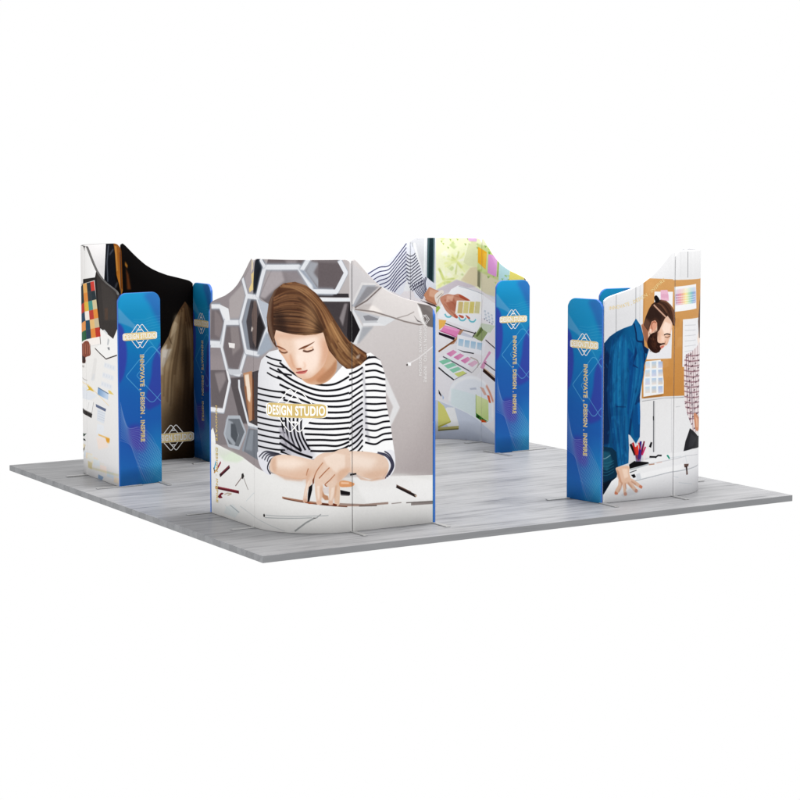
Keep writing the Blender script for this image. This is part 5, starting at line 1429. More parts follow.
["L","3a3a60",1,0,1,12,[2532,1690,2372,1784,2228,1852,2102,1986,1972,2092]],
["L","3a3a60",1,0,1,12,[2532,1634,2372,1730,2228,1806,2102,1942,1972,2044]],
["L","3a3a60",1,0,1,12,[2532,1578,2372,1676,2228,1762,2102,1900,1972,1996]],
["L","3a3a60",1,0,1,12,[2532,1520,2372,1622,2228,1716,2102,1856,1972,1948]],
["L","2f2f44",1,0,1,11,[1972,2260,1920,2230,1866,2244,1820,2296]],
["L","2f2f44",1,0,1,11,[1972,2218,1920,2188,1866,2206,1812,2260]],
["L","2f2f44",1,0,1,11,[1972,2176,1920,2148,1866,2168,1802,2224]],
["L","2f2f44",1,0,1,11,[1972,2134,1920,2106,1866,2130,1794,2188]],
["L","2f2f44",1,0,1,11,[1972,2092,1920,2064,1866,2092,1786,2152]],
["L","2f2f44",1,0,1,11,[1972,2050,1920,2024,1866,2054,1776,2116]],
["L","2f2f44",1,0,1,11,[1972,2008,1920,1982,1866,2016,1768,2080]],
["L","2f2f44",1,0,1,11,[1972,1966,1920,1940,1866,1978,1760,2044]],
["L","2f2f44",1,0,1,11,[1972,1924,1920,1900,1866,1940,1752,2008]],
["L","2f2f44",1,0,1,11,[1972,1882,1920,1858,1866,1902,1742,1972]],
["L","2f2f44",1,0,1,11,[1972,1840,1920,1816,1866,1864,1734,1934]],
["L","2f2f44",1,0,1,11,[1972,1798,1920,1776,1866,1826,1726,1898]],
["L","3a3a52",1,0,1,9,[1884,1882,1828,1790,1742,1698]],
["L","3a3a52",1,0,1,9,[1856,1896,1814,1806,1736,1712]],
["L","3a3a52",1,0,1,9,[1828,1908,1798,1820,1730,1728]],
["L","3a3a52",1,0,1,9,[1802,1922,1782,1834,1722,1742]],
["L","3a3a52",1,0,1,9,[1776,1934,1766,1850,1716,1758]],
["L","3a3a52",1,0,1,9,[1752,1948,1752,1864,1710,1772]],
["L","3a3a52",1,0,1,9,[1726,1960,1736,1880,1702,1788]],
["L","3a3a52",1,0,1,9,[1702,1974,1720,1894,1696,1802]],
["L","3a3a52",1,0,1,9,[1676,1988,1706,1908,1690,1818]],
["C"],
["P","c58f72",1,0,0,[1726,1758,1652,1856,1564,1816,1516,1802,1548,1696,1564,1634,1644,1666,1692,1696]],
["P","8c5a44",0.6,2,0,[1726,1720,1580,1650,1532,1634,1564,1628,1676,1666]],
["P","e0b79e",0.7,4,0,[1644,1832,1548,1802,1580,1726,1660,1742]],
["P","4a3c3a",1,1,0,[1776,1698,1580,1636,1548,1604,1644,1636]],
["P","e6ddd4",1,0,1,[1582,1756,1500,1816,1466,1786,1516,1696,1516,1620,1566,1658]],
["L","a99a8c",1,0,0,9,[1560,1718,1492,1778]],
["L","a99a8c",1,0,0,7,[1544,1650,1528,1710,1472,1772]],
["L","a9765c",0.5,7,0,9,[1692,1788,1612,1696,1564,1650]],
["P","c9917a",1,0,1,[1514,1716,1426,1766,1338,1760,1264,1770,1126,1710,1126,1694,1282,1686,1300,1652,1300,1552,1310,1510,1292,1486,1338,1488,1426,1550,1480,1632]],
["P","b06c56",0.7,6,0,[1462,1700,1338,1718,1300,1652,1310,1552,1392,1584]],
["P","e3b8a2",0.8,4,0,[1426,1750,1338,1752,1356,1684,1444,1666]],
["P","b8604a",1,0,1,[1264,1766,1126,1706,1134,1690,1244,1724]],
["P","c26a54",1,0,1,[1272,1520,1206,1504,1210,1480,1254,1490]],
["P","c26a54",1,0,1,[1176,1522,1114,1492,1114,1472,1150,1484]],
["P","c26a54",1,0,1,[1338,1526,1286,1502,1292,1476,1322,1484]],
["L","8f4c3a",0.55,4,1,7,[1462,1650,1392,1576,1328,1518]],
["L","8f4c3a",0.55,4,1,7,[1410,1700,1338,1652,1304,1584]],
["L","8f4c3a",0.55,4,1,7,[1338,1752,1244,1728,1156,1702]],
["P","f3f0e8",1,0,0,[1298,1692,902,1694,922,1536,1322,1532]],
["P","d3bf86",1,0,0,[1274,1680,1208,1678,1224,1538,1292,1538]],
["P","ddd394",1,0,0,[1194,1682,1124,1680,1142,1540,1214,1540]],
["P","d8cb7c",1,0,0,[1110,1684,1034,1684,1052,1544,1130,1544]],
["P","d6d0a0",1,0,0,[1018,1688,930,1688,952,1548,1040,1548]],
["P","c9a45a",0.3,1,0,[1096,1634,1074,1634,1078,1622]],
["P","c9a45a",0.3,1,0,[1216,1632,1196,1632,1200,1620]],
["P","c9a45a",0.3,1,0,[1100,1634,1078,1634,1082,1624]],
["P","c9a45a",0.3,1,0,[1170,1656,1150,1656,1154,1644]],
["P","c9a45a",0.3,1,0,[1026,1602,1002,1604,1006,1592]],
["P","c9a45a",0.3,1,0,[1034,1626,1010,1628,1016,1616]],
["P","c9a45a",0.3,1,0,[1018,1618,994,1618,998,1608]],
["P","c9a45a",0.3,1,0,[1106,1608,1084,1608,1088,1596]],
["P","c9a45a",0.3,1,0,[1058,1630,1034,1632,1038,1620]],
["P","c9a45a",0.3,1,0,[1256,1666,1236,1666,1240,1654]]]}


def wall_canvas(key, base):
    c = Canvas(2.9, 2.48, base); c.run(ART[key])
    rng = np.random.default_rng(3); g = rng.normal(0, .004, (c.H, c.W, 1)); g2 = rng.normal(0, .007, (c.H // 6 + 1, c.W // 6 + 1, 1)).repeat(6, 0).repeat(6, 1)[:c.H, :c.W]
    c.img = .60 + (c.img - .60) * 1.13 + g + g2 * .5
    return c
def blue_canvas():
    c = Canvas(.5, 2.0, '1b6fc0', 0, 0)
    Y, X = np.mgrid[0:c.H, 0:c.W]; u = X / c.W; v = Y / c.H
    stops = [(0, '2478cc'), (.2, '2464c2'), (.45, '1c6ac2'), (.7, '0f84ca'), (.88, '149cd4'), (1, '1a9ed8')]
    vv = np.clip(v + .10 * (u - .5), 0, 1)
    for k in range(3): c.img[..., k] = np.interp(vv, [s[0] for s in stops], [hexc(s[1])[k] for s in stops])
    t = np.clip((u - .40) * 2.2, 0, 1) * np.clip((.34 - v) * 4, 0, 1); c.img += (hexc('22a8e0') - c.img) * t[..., None]
    mm = lambda pts: [int(w) for x, z in pts for w in (x * 500, z * 2000)]
    def P(cl, pts, al=1, blur=0): c.run([['P', cl, al, blur, 1, mm(pts)]])
    def L(cl, w, pts, al=1, sm=1): c.run([['L', cl, al, 0, sm, w, mm(pts)]])
    P('3b46b4', [(-.2, .84), (.08, .83), (.17, .74), (.19, .68), (.15, .61), (.05, .55), (-.2, .52)], .9, 10)
    P('3d44b2', [(1.1, .74), (.92, .70), (.80, .64), (.76, .56), (.68, .49), (.6, .44), (.62, .40), (.75, .39), (1.1, .46)], .8, 12)
    P('3a5cb8', [(.62, .99), (.75, .93), (.9, .86), (1.1, .80), (1.1, .98)], .55, 22)
    P('4a40b2', [(.2, .30), (.35, .315), (.55, .30), (.62, .25), (.6, .18), (.4, .18), (.24, .22)], .85, 24)
    P('2aa0d4', [(.64, .80), (.70, .905), (.8, .86), (.95, .78), (.9, .70), (.7, .74)], .35, 16)
    P('9fb8e0', [(-.05, .93), (.2, .875), (.52, .80), (.5, .79), (.3, .82), (.05, .845), (-.05, .85)], .42, 6)
    for k in range(11): L('5fc4ee', 2, [(-.05, .93 - k * .008), (.2, .872 - k * .004), (.5, .80 - k * .001), (.75, .735 + k * .001), (1.05, .665 - k * .004)], .3)
    for k in range(9): L('7fd0f2', 3, [(.35, .862 - k * .013), (.6, .858 - k * .014), (.8, .868 - k * .015), (1.05, .875 - k * .015)], .45)
    # translucent wave with fine lines, bottom
    P('8a80cc', [(-.05, .42), (.08, .38), (.2, .30), (.45, .30), (.62, .285), (.8, .22), (1.05, .12), (1.05, -.05), (.55, .03), (.4, .12), (.27, .21), (.1, .24), (-.05, .27)], .20, 4)
    for k in range(14):
        f = k / 13
        L('b5dcf6', 3, [(.02 + .0 * f, .43 - .17 * f), (.2 + .05 * f, .305 - .095 * f), (.50 - .12 * f, .30 - .17 * f), (.78 - .27 * f, .24 - .2 * f), (1.03 - .4 * f, .11 - .13 * f)], .5)
    for k in range(13):
        f = k / 12
        L('86dcf6', 3, [(.48 - .08 * f, .30 - .2 * f), (.7, .235 - .17 * f), (1.04, .16 - .155 * f)], .5)
    L('b6b4ec', 4, [(.02, .44), (.1, .35), (.2, .302), (.42, .303)], .5); L('b6b4ec', 4, [(-.02, .245), (.24, .215), (.32, .17), (.48, .08), (.6, .015)], .5)
    # rounded light blue diamonds
    for dx, cl in ((0, '69bff0'), (.25, '62b4ec')):
        pts = []
        for cx, cz in ((.16 + dx, .57), (.78 + dx, .415), (1.4 + dx, .57), (.78 + dx, .725)):
            pts.append((cx, cz))
        q = np.array(pts); out = []
        for i in range(4):
            a, b, d = q[i - 1], q[i], q[(i + 1) % 4]; rr = .04 if i == 0 else .14
            p1 = b + (a - b) * rr; p2 = b + (d - b) * rr
            for t in np.linspace(0, 1, 8): out.append(tuple((1 - t) ** 2 * p1 + 2 * t * (1 - t) * b + t * t * p2))
        out.append(out[0]); L(cl, 7, out, .85, 0)
    return c

# ------------------------------------------------------------ materials
def new_mat(name):
    m = bpy.data.materials.new(name); m.use_nodes = True; return m, m.node_tree.nodes, m.node_tree.links, m.node_tree.nodes['Principled BSDF']
GAIN = .78
def print_mat(name, image, rough=.62, spec=.05, gain=None):
    m, N, Lk, b = new_mat(name)
    t = N.new('ShaderNodeTexImage'); t.image = image; t.extension = 'EXTEND'; t.interpolation = 'Cubic'
    g = N.new('ShaderNodeMix'); g.data_type = 'RGBA'; g.blend_type = 'MULTIPLY'; g.inputs[0].default_value = 1
    k = gain or GAIN; g.inputs[7].default_value = (k, k, k, 1)
    Lk.new(t.outputs[0], g.inputs[6]); Lk.new(g.outputs[2], b.inputs['Base Color'])
    b.inputs['Roughness'].default_value = rough; b.inputs['Specular IOR Level'].default_value = spec
    tc = N.new('ShaderNodeTexCoord'); w1 = N.new('ShaderNodeTexNoise'); w1.inputs['Scale'].default_value = 1.7; w1.inputs['Detail'].default_value = 2
    w2 = N.new('ShaderNodeTexNoise'); w2.inputs['Scale'].default_value = 420; mp = N.new('ShaderNodeMapping'); mp.inputs['Scale'].default_value = (1, 1, .35)
    Lk.new(tc.outputs['Object'], mp.inputs[0]); Lk.new(mp.outputs[0], w1.inputs['Vector']); Lk.new(tc.outputs['Object'], w2.inputs['Vector'])
    b1 = N.new('ShaderNodeBump'); b1.inputs['Strength'].default_value = .25; b1.inputs['Distance'].default_value = .03
    b2 = N.new('ShaderNodeBump'); b2.inputs['Strength'].default_value = .08; b2.inputs['Distance'].default_value = .001
    Lk.new(w1.outputs[0], b1.inputs['Height']); Lk.new(w2.outputs[0], b2.inputs['Height']); Lk.new(b1.outputs[0], b2.inputs['Normal']); Lk.new(b2.outputs[0], b.inputs['Normal'])
    return m
def plain_mat(name, c, rough=.5, metal=0, noise=.06, scale=30):
    m, N, Lk, b = new_mat(name)
    t = N.new('ShaderNodeTexNoise'); t.inputs['Scale'].default_value = scale; t.inputs['Detail'].default_value = 5
    r = N.new('ShaderNodeValToRGB'); r.color_ramp.elements[0].position = .3; r.color_ramp.elements[1].position = .7
    r.color_ramp.elements[0].color = tuple(x * (1 - noise) for x in c) + (1,); r.color_ramp.elements[1].color = tuple(min(1, x * (1 + noise)) for x in c) + (1,)
    tc = N.new('ShaderNodeTexCoord'); Lk.new(tc.outputs['Object'], t.inputs['Vector'])
    Lk.new(t.outputs[0], r.inputs[0]); Lk.new(r.outputs[0], b.inputs['Base Color']); b.inputs['Roughness'].default_value = rough; b.inputs['Metallic'].default_value = metal
    return m
lin = lambda h: tuple(float(((x + .055) / 1.055) ** 2.4 if x > .04 else x / 12.92) for x in hexc(h))
def wood_mat(name, dark, light, rough, spec):
    m, N, Lk, b = new_mat(name)
    tc = N.new('ShaderNodeTexCoord'); br = N.new('ShaderNodeTexBrick')
    br.inputs['Scale'].default_value = 1; br.inputs['Brick Width'].default_value = 1.25; br.inputs['Row Height'].default_value = .16; br.inputs['Mortar Size'].default_value = .0012
    br.offset = .37; br.inputs['Color1'].default_value = (.94, .94, .94, 1); br.inputs['Color2'].default_value = (1, 1, 1, 1); br.inputs['Mortar'].default_value = (.86, .86, .86, 1)
    Lk.new(tc.outputs['Object'], br.inputs['Vector'])
    def noise(sc, scale, det, rough_, dist=0):
        mp = N.new('ShaderNodeMapping'); mp.inputs['Scale'].default_value = sc; Lk.new(tc.outputs['Object'], mp.inputs[0])
        n = N.new('ShaderNodeTexNoise'); n.inputs['Scale'].default_value = scale; n.inputs['Detail'].default_value = det; n.inputs['Roughness'].default_value = rough_; n.inputs['Distortion'].default_value = dist
        Lk.new(mp.outputs[0], n.inputs['Vector']); return n
    a = noise((.55, 9, 9), 1.6, 8, .68, .4); c = noise((.9, 1.6, 1.6), 1.3, 3, .5); f = noise((3, 60, 60), 2, 4, .6)
    ad = N.new('ShaderNodeMath'); ad.operation = 'MULTIPLY_ADD'; Lk.new(f.outputs[0], ad.inputs[0]); ad.inputs[1].default_value = .28; Lk.new(a.outputs[0], ad.inputs[2])
    ad2 = N.new('ShaderNodeMath'); ad2.operation = 'MULTIPLY_ADD'; Lk.new(c.outputs[0], ad2.inputs[0]); ad2.inputs[1].default_value = .45; Lk.new(ad.outputs[0], ad2.inputs[2])
    r = N.new('ShaderNodeValToRGB'); e = r.color_ramp.elements; e[0].position = .66; e[0].color = dark + (1,); e[1].position = .97; e[1].color = light + (1,)
    mid = e.new(.8); mid.color = tuple(.35 * d + .65 * l for d, l in zip(dark, light)) + (1,)
    Lk.new(ad2.outputs[0], r.inputs[0])
    mx = N.new('ShaderNodeMix'); mx.data_type = 'RGBA'; mx.blend_type = 'MULTIPLY'; mx.inputs[0].default_value = 1; Lk.new(r.outputs[0], mx.inputs[6]); Lk.new(br.outputs[0], mx.inputs[7])
    Lk.new(mx.outputs[2], b.inputs['Base Color']); b.inputs['Roughness'].default_value = rough; b.inputs['Specular IOR Level'].default_value = spec
    bm = N.new('ShaderNodeBump'); bm.inputs['Strength'].default_value = .12; bm.inputs['Distance'].default_value = .004; Lk.new(ad.outputs[0], bm.inputs['Height']); Lk.new(bm.outputs[0], b.inputs['Normal'])
    return m
BLUE = blue_canvas().image('blue_print')
M = {'blue': print_mat('blue_fabric_print', BLUE, .5, .1, .66)}
for key, base in (('front', 'bcb7b7'), ('right', 'e6e6e8'), ('left_out', 'e6e4e2'), ('left_in', '191513'), ('back_in', 'e4e4e6')):
    M[key] = print_mat('fabric_print_' + key, wall_canvas(key, base).image('print_' + key))
M['edge_blue'] = plain_mat('blue_fabric_edge', lin('1f5fb4'), .55); M['edge_white'] = plain_mat('white_fabric_edge', lin('dcdcde'), .6); M['edge_dark'] = plain_mat('dark_fabric_edge', lin('2a2725'), .6)
M['edge_grey'] = plain_mat('grey_fabric_edge', lin('b9b5b5'), .6)
M['white_ink'] = plain_mat('white_ink', (.84, .83, .8), .6, 0, .02); M['gold'] = plain_mat('gold_ink', lin('bfa55c'), .45, 0, .12, 14); M['gold_pale'] = plain_mat('pale_gold_ink', lin('d9c184'), .5, 0, .1, 14); M['grey_ink'] = plain_mat('pale_grey_ink', lin('cdcac9'), .6, 0, .03)
M['steel'] = plain_mat('brushed_steel', (.42, .42, .42), .38, .6, .08, 60)
M['gap'] = plain_mat('dark_connector', (.05, .05, .055), .5)
M['floor'] = wood_mat('grey_wood_floor', lin('66676a'), lin('9f9fa1'), .40, .15); M['floor_edge'] = wood_mat('grey_wood_edge', lin('77787b'), lin('87888a'), .5, .1)

# ------------------------------------------------------------ mesh helpers
def mesh_obj(name, verts, faces, mats, mi=None, uvs=None, parent=None, flat=True):
    me = bpy.data.meshes.new(name); me.from_pydata([tuple(map(float, v)) for v in verts], [], faces)
    for m in mats: me.materials.append(m)
    if mi:
        for p, k in zip(me.polygons, mi): p.material_index = k
    if uvs:
        ul = me.uv_layers.new(name='UVMap')
        for p in me.polygons:
            for li in p.loop_indices: ul.data[li].uv = uvs[me.loops[li].vertex_index]
    if not flat:
        for p in me.polygons: p.use_smooth = True
    me.update(); o = bpy.data.objects.new(name, me); col.objects.link(o)
    if parent is not None:
        o.parent = parent; o.matrix_parent_inverse = parent.matrix_world.inverted()
        o.location = (0, 0, 0)
    return o
def panel(name, path, s0, s1, top, uvf, mats, parent, uvb=None):
    """a stretched-fabric slab from s0 to s1 following path(s, off) with top edge top(s); softly rounded rim"""
    n = max(10, int((s1 - s0) / .02)); rim = .006; nz = 10
    ss = [s0, s0 + rim * .4, s0 + rim] + list(np.linspace(s0 + rim, s1 - rim, n))[1:-1] + [s1 - rim, s1 - rim * .4, s1]
    V, F, MI, UV = [], [], [], []
    def ins(s):                                  # how far the face is set back near the ends
        d = min(s - s0, s1 - s); return rim * (1 - math.sqrt(max(0, 1 - (1 - min(d / rim, 1)) ** 2)))
    ring = []
    for s in ss:
        i = ins(s); zt = top(s); col_ = []
        prof = [(k / nz * (zt - rim) + .003 * (k == 0), i) for k in range(nz + 1)] + [(zt - rim * .3, i + rim * .3 if i < TH / 2 - rim * .3 else i), (zt, max(rim, i))]
        back = [(z, TH - o) for z, o in prof[::-1]]
        for z, o in prof + back:
            p = path(s, o); V.append((p[0], p[1], z)); UV.append(uvf(s, z) if o <= TH / 2 or uvb is None else uvb(s, z)); col_.append(len(V) - 1)
        ring.append(col_)
    m = len(ring[0]); h = m // 2
    for a, b in zip(ring[:-1], ring[1:]):
        for k in range(m):
            k2 = (k + 1) % m
            F.append((a[k], b[k], b[k2], a[k2])); MI.append(0 if k < h - 2 else (1 if k > h and k < m - 1 else 2))
    F.append(tuple(ring[0][::-1])); MI.append(2); F.append(tuple(ring[-1])); MI.append(2)
    o = mesh_obj(name, V, F, mats, MI, UV, parent, flat=False)
    for p in o.data.polygons: p.use_smooth = p.material_index != 2
    return o
PROF = [(0, 2.40), (.008, 2.435), (.02, 2.45), (.035, 2.447), (.07, 2.415), (.15, 2.335), (.22, 2.27), (.30, 2.205), (.38, 2.157), (.45, 2.125), (.56, 2.085), (.67, 2.058), (.78, 2.03), (.83, 2.015)]
PD = np.array([p[0] for p in PROF]); PZ = np.array([p[1] for p in PROF])
def wing_top(d, w):
    "height of the sweeping top edge, d metres out from the seam on a wing w long"
    k = d * .9 / w; z = float(np.interp(k, PD, PZ)) if k < .83 else 2.015 - (k - .83) * .35
    e = w - d; r = .085
    if e < r: z -= r - math.sqrt(max(0, r * r - (r - e) ** 2)) * 1.0
    return z
def corner_top(d, w):
    e = min(d, w - d); r = .075
    return HIGH - (r - math.sqrt(max(0, r * r - (r - e) ** 2)) if e < r else 0)
def end_top(d, w):
    e = min(d, w - d); r = .10
    return LOW + .01 - (r - math.sqrt(max(0, r * r - (r - e) ** 2)) if e < r else 0)
def box_pts(c, d, L, w, z0, z1):
    n = np.array([-d[1], d[0]]); V = []
    for z in (z0, z1):
        for a, b in ((-.5, -.5), (.5, -.5), (.5, .5), (-.5, .5)):
            p = c + d * a * L + n * b * w; V.append((p[0], p[1], z))
    return V
BOX = [(0, 3, 2, 1), (4, 5, 6, 7), (0, 1, 5, 4), (1, 2, 6, 5), (2, 3, 7, 6), (3, 0, 4, 7)]
def foot(c, d, L, parent):
    "flat steel base plate on the floor under a panel edge, with its dark connector post"
    d = d / np.linalg.norm(d); V = box_pts(c, d, L, .05, .0015, .0095); F = list(BOX)
    o = mesh_obj('base_plate', V, F, [M['steel']], None, None, parent)
    bv = o.modifiers.new('bevel', 'BEVEL'); bv.width = .002; bv.segments = 2
    return o

# ------------------------------------------------------------ lettering and emblem, mapped on a panel
def text_tris(txt, bold=.012):
    cu = bpy.data.curves.new('t', 'FONT'); cu.body = txt; cu.offset = bold; cu.resolution_u = 3; cu.space_character = 1.08
    o = bpy.data.objects.new('t', cu); col.objects.link(o); bpy.context.view_layer.update()
    me = o.evaluated_get(bpy.context.evaluated_depsgraph_get()).to_mesh(); V = np.array([v.co[:2] for v in me.vertices]); F = [tuple(p.vertices) for p in me.polygons]
    bpy.data.objects.remove(o); bpy.data.curves.remove(cu)
    lo, hi = V.min(0), V.max(0); V = (V - (lo + hi) / 2) / (hi - lo)
    return V, F                                      # fits the unit box
def strip2d(pts, w, closed=True):
    p = np.array(pts, float); N = len(p)
    d = np.roll(p, -1, 0) - np.roll(p, 1, 0) if closed else np.gradient(p, axis=0); n = np.c_[-d[:, 1], d[:, 0]]; n /= np.linalg.norm(n, axis=1)[:, None]
    V = np.r_[p + n * w / 2, p - n * w / 2]; F = [(i, (i + 1) % N, N + (i + 1) % N, N + i) for i in range(N if closed else N - 1)]
    return V, F
def decal(name, V2, F, place, m, lift, parent):
    "2D shape (metres, x to the reader's right, y up) put on a surface by place(x, y, lift)"
    V = [place(x, y, lift) for x, y in V2]
    return mesh_obj(name, V, F, [m], None, None, parent)
def diamond(cx, R, Rz, rr=.12):
    q = np.array([(cx - R, 0), (cx, -Rz), (cx + R, 0), (cx, Rz)]); out = []
    for i in range(4):
        a, b, d = q[i - 1], q[i], q[(i + 1) % 4]; p1 = b + (a - b) * rr; p2 = b + (d - b) * rr
        for t in np.linspace(0, 1, 6): out.append((1 - t) ** 2 * p1 + 2 * t * (1 - t) * b + t * t * p2)
        for t in (.25, .5, .75): out.append(p2 + (d + (b - d) * rr - p2) * t)
    return np.array(out)
def emblem(place, W, H, D, parent, gold='gold', line=.007, ink='white_ink'):
    "overlapping rounded diamonds in white line with a gold ribbon reading DESIGN STUDIO"
    for sx in (-1, 1):
        V, F = strip2d(diamond(sx * D * .105, D * .43, D * .5), line); decal('emblem_diamond', V, F, place, M[ink], .0012 + .0003 * sx, parent)
    if not W: return
    for y in (H * .5 + D * .10, -H * .5 - D * .10): decal('emblem_dash', [(-D * .09, y - D * .02), (D * .09, y - D * .02), (D * .07, y + D * .02), (-D * .07, y + D * .02)], [(0, 1, 2, 3)], place, M['white_ink'], .0016, parent)
    def pill(w, h, n=26):
        r = h * .5; xs = np.linspace(-w / 2, w / 2, n); xs = np.sort(np.r_[xs, [-w / 2 + r * t for t in (.05, .15, .3, .6)], [w / 2 - r * t for t in (.05, .15, .3, .6)]])
        hh = [h / 2 * (.55 + .45 * math.sqrt(max(0, 1 - max(0, 1 - (w / 2 - abs(x)) / r) ** 2))) for x in xs]
        N = len(xs); V = np.array([(x, -y) for x, y in zip(xs, hh)] + [(x, y) for x, y in zip(xs, hh)]); return V, [(i, i + 1, N + i + 1, N + i) for i in range(N - 1)]
    V, F = pill(W, H); decal('emblem_ribbon_edge', V, F, place, M['white_ink'], .002, parent)
    V, F = pill(W * .95, H * .97); rb = decal('emblem_ribbon', V, F, place, M[gold], .0025, parent)
    V, F = text_tris('DESIGN STUDIO', .03); V = V * (W * .92, H * .70); decal('emblem_lettering', V, F, place, M['white_ink'], .0032, parent)
def words(name, V, F, place, m, lift, parent, axis=0):
    "one mesh per word: faces grouped wherever the gap along the line is wider than a letter space"
    V = np.asarray(V); c = np.array([V[list(f), axis].mean() for f in F]); lo = np.array([V[list(f), axis].min() for f in F]); hi = np.array([V[list(f), axis].max() for f in F])
    o = np.argsort(lo); span = np.ptp(V[:, axis]); groups = [[]]; end = lo[o[0]]
    for i in o:
        if lo[i] - end > span * .012: groups.append([])
        groups[-1].append(i); end = max(end, hi[i])
    for g in groups:
        use = sorted({v for i in g for v in F[i]}); ix = {v: k for k, v in enumerate(use)}
        decal(name, V[use], [tuple(ix[v] for v in F[i]) for i in g], place, m, lift, parent)
def vertical_text(place, txt, Ln, cap, parent, gold='gold', back=True, name='slogan_lettering'):
    "reads downwards, letter tops to the reader's right"
    V, F = text_tris(txt, .022); V = V * (Ln, cap)
    R2 = lambda V: np.c_[V[:, 1], -V[:, 0]]
    if back:
        V2, F2 = text_tris(txt, .042); V2 = V2 * (Ln * 1.005, cap * 1.10); words(name + '_outline', R2(V2) + (.002, 0), F2, place, M['white_ink'], .0014, parent, 1)
        V, F = text_tris(txt, .02); V = V * (Ln, cap)
    words(name, R2(V), F, place, M[gold], .0022, parent, 1)

# ------------------------------------------------------------ floor platform
SXm, SYm, T = 5.965, 6.09, .062
n = 1; b_ = .003
V = [(0, 0, 0), (SXm, 0, 0), (SXm, SYm, 0), (0, SYm, 0), (0, 0, -T), (SXm, 0, -T), (SXm, SYm, -T), (0, SYm, -T)]
fl = mesh_obj('platform_floor', V, [(0, 1, 2, 3), (4, 7, 6, 5), (0, 4, 5, 1), (1, 5, 6, 2), (2, 6, 7, 3), (3, 7, 4, 0)], [M['floor'], M['floor_edge']], [0, 1, 1, 1, 1, 1])
bv = fl.modifiers.new('bevel', 'BEVEL'); bv.width = .004; bv.segments = 2
fl['kind'] = 'structure'; fl['label'] = 'low grey wood-print platform under the four booths'

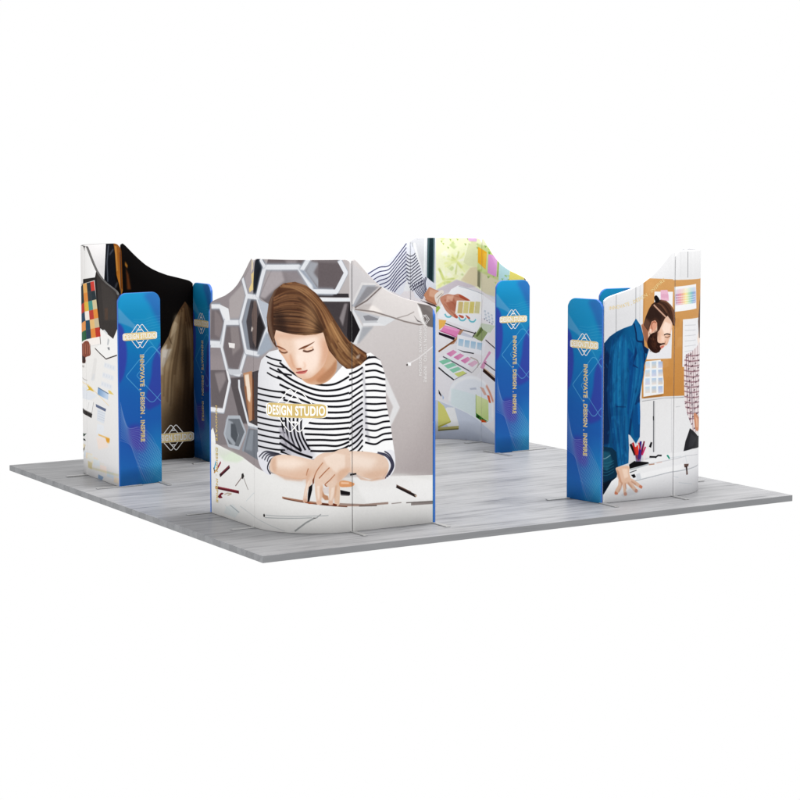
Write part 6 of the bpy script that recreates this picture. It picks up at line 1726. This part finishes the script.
# ------------------------------------------------------------ booths
LABELS = {
 'front': 'nearest curved booth, printed with a woman in a striped top drawing before hexagonal shelves',
 'left': 'leftmost booth, printed with a colour swatch board and papers outside and dark brown folds inside',
 'right': 'rightmost booth, printed with a bearded man in a blue shirt leaning over a white table',
 'back': 'farthest booth, printed inside with a striped-sleeved arm holding colour swatches over a messy desk',
}
SLOGAN = 'INNOVATE , DESIGN . INSPIRE'
for key, b in BOOTHS.items():
    e = bpy.data.objects.new('display_booth', None); col.objects.link(e); ctr = b['O'] + b['r'] * (b['u'] + b['v']) * .3
    e.location = (ctr[0], ctr[1], 0); e.empty_display_size = .3
    e['label'] = LABELS[key]; e['category'] = 'display booth'; e['group'] = 'curved fabric display booths on the platform'
    bpy.context.view_layer.update()
    outm = {'front': 'front', 'right': 'right', 'left': 'left_out', 'back': 'back_in'}[key]; inm = {'front': 'front', 'right': 'right', 'left': 'left_in', 'back': 'back_in'}[key]
    edge = {'front': 'edge_grey', 'right': 'edge_white', 'left': 'edge_dark', 'back': 'edge_white'}[key]
    mats = [M[outm], M[inm], M[edge]]
    def uv_for(mname):
        if mname == 'blue': return lambda s, z, L=b['L']: (s / L, z / 2.45)
        return lambda s, z: ((s + .01) / 2.9, (z + .01) / 2.48)
    path = lambda s, off, b=b: wall_xy(b, s, off)
    g = .003; wb, la, wa, Lt = b['wb'], b['la'], b['wa'], b['L']
    pB = panel('side_panel', path, TH, wb - g, lambda s: wing_top(wb - s, wb), uv_for(outm), mats, e, uv_for(inm))
    pC = panel('corner_panel', path, wb + g, wb + la - g, lambda s: corner_top(s - wb, la), uv_for(outm), mats, e, uv_for(inm))
    pA = panel('side_panel', path, wb + la + g, Lt - TH, lambda s: wing_top(s - wb - la, wa), uv_for(outm), mats, e, uv_for(inm))
    # end panels, standing at the outer ends of the wings and turned inward
    for which, E0, inner in (('A', wall_xy(b, Lt, 0), b.get('Ai')), ('B', wall_xy(b, 0, 0), b.get('Bi'))):
        along = b['u'] if which == 'A' else b['v']; inward = b['v'] if which == 'A' else b['u']
        I = np.array(inner) if inner else E0 + inward * b.get('p', .48)
        d = I - E0; w = float(np.linalg.norm(d)); d /= w; nrm = np.array([d[1], -d[0]]); nrm *= 1 if nrm @ along > 0 else -1   # outward face normal
        start = E0 + d * .002
        pe = lambda s, off, E0=start, d=d, nrm=nrm: E0 + d * s - nrm * off
        # which way is left for someone facing the outward side
        flip = (nrm[0] * d[1] - nrm[1] * d[0]) < 0
        uf = lambda s, z, w=w, flip=flip: ((1 - s / w) if flip else s / w, z / 2.0)
        ub = lambda s, z, w=w, flip=flip: ((s / w) if flip else 1 - s / w, z / 2.0)
        P_ = panel('end_panel', pe, 0, w, lambda s, w=w: end_top(s, w), uf, [M['blue'], M['blue'], M['edge_blue']], e, ub)
        for side in (0, 1):
            def mk(cx, cz, side=side, E0=start, d=d, nrm=nrm, w=w, flip=flip):
                def pl(x, y, l):
                    u_ = cx + x; sgn = flip if side == 0 else not flip
                    s = (w - u_) if sgn else u_
                    p = E0 + d * s + nrm * (l if side == 0 else -TH - l)
                    return (p[0], p[1], cz + y)
                return pl
            sc = w / .5
            emblem(mk(w * .5, 1.545), .41 * sc, .078, .245 * sc, P_, 'gold_pale')
            vertical_text(mk(w * .53, .90), SLOGAN, .90, .058, P_)
        foot(I - d * .02 , along, .5, e); foot(E0 - along * .02, inward, .5, e)
    for s in (wb, wb + la):
        p0 = wall_xy(b, s, 0); p1 = wall_xy(b, s, TH); foot((p0 + p1) / 2, p1 - p0, .5, e)
        mesh_obj('panel_connector', box_pts(wall_xy(b, s, .015), (wall_xy(b, s + .01, .015) - wall_xy(b, s - .01, .015)) / .02, .004, .014, .004, 2.36), list(BOX), [M['gap']], None, None, e)
    def outer(cx, cz, b=b):
        def pl(x, y, l):
            p = wall_xy(b, cx + x, -l); return (p[0], p[1], cz + y)
        return pl
    def inner_(cx, cz, b=b):
        def pl(x, y, l):
            p = wall_xy(b, cx - x, TH + l); return (p[0], p[1], cz + y)
        return pl
    if key == 'front':
        emblem(outer(1.43, 1.105), .60, .128, .40, pC, 'gold', .0075)
        vertical_text(outer(.157, .58), SLOGAN, .92, .05, pB, 'gold', False)
        emblem(outer(2.725, 1.885), 0, .02, .09, pA, 'gold', .005, 'grey_ink')
        vertical_text(outer(2.673, 1.60), 'INNOVATE , DESIGN', .45, .034, pA, 'grey_ink', False)
        vertical_text(outer(2.728, 1.57), 'DESIGN STUDIO . INSPIRE', .52, .034, pA, 'grey_ink', False)
    if key == 'left':
        emblem(inner_(.287, .248), .5, .105, .30, pB, 'gold_pale', .009)
    if key == 'right':
        V2, F2 = text_tris(SLOGAN, .0); V2 = V2 * (.66, .042) + (.415, 0)
        path_s = [.08, .236, .355, .427, .511, .619, .74]; path_z = [1.94, 1.958, 1.987, 2.014, 2.048, 2.112, 2.205]
        W2 = []
        for x, y in V2:
            z = np.interp(x, path_s, path_z); sl = (np.interp(x + .03, path_s, path_z) - np.interp(x - .03, path_s, path_z)) / .06; W2.append((x - y * sl / math.hypot(1, sl), z + y / math.hypot(1, sl) - .035))
        words('slogan_lettering', W2, F2, outer(0, 0), M['gold_pale'], .0015, pB)
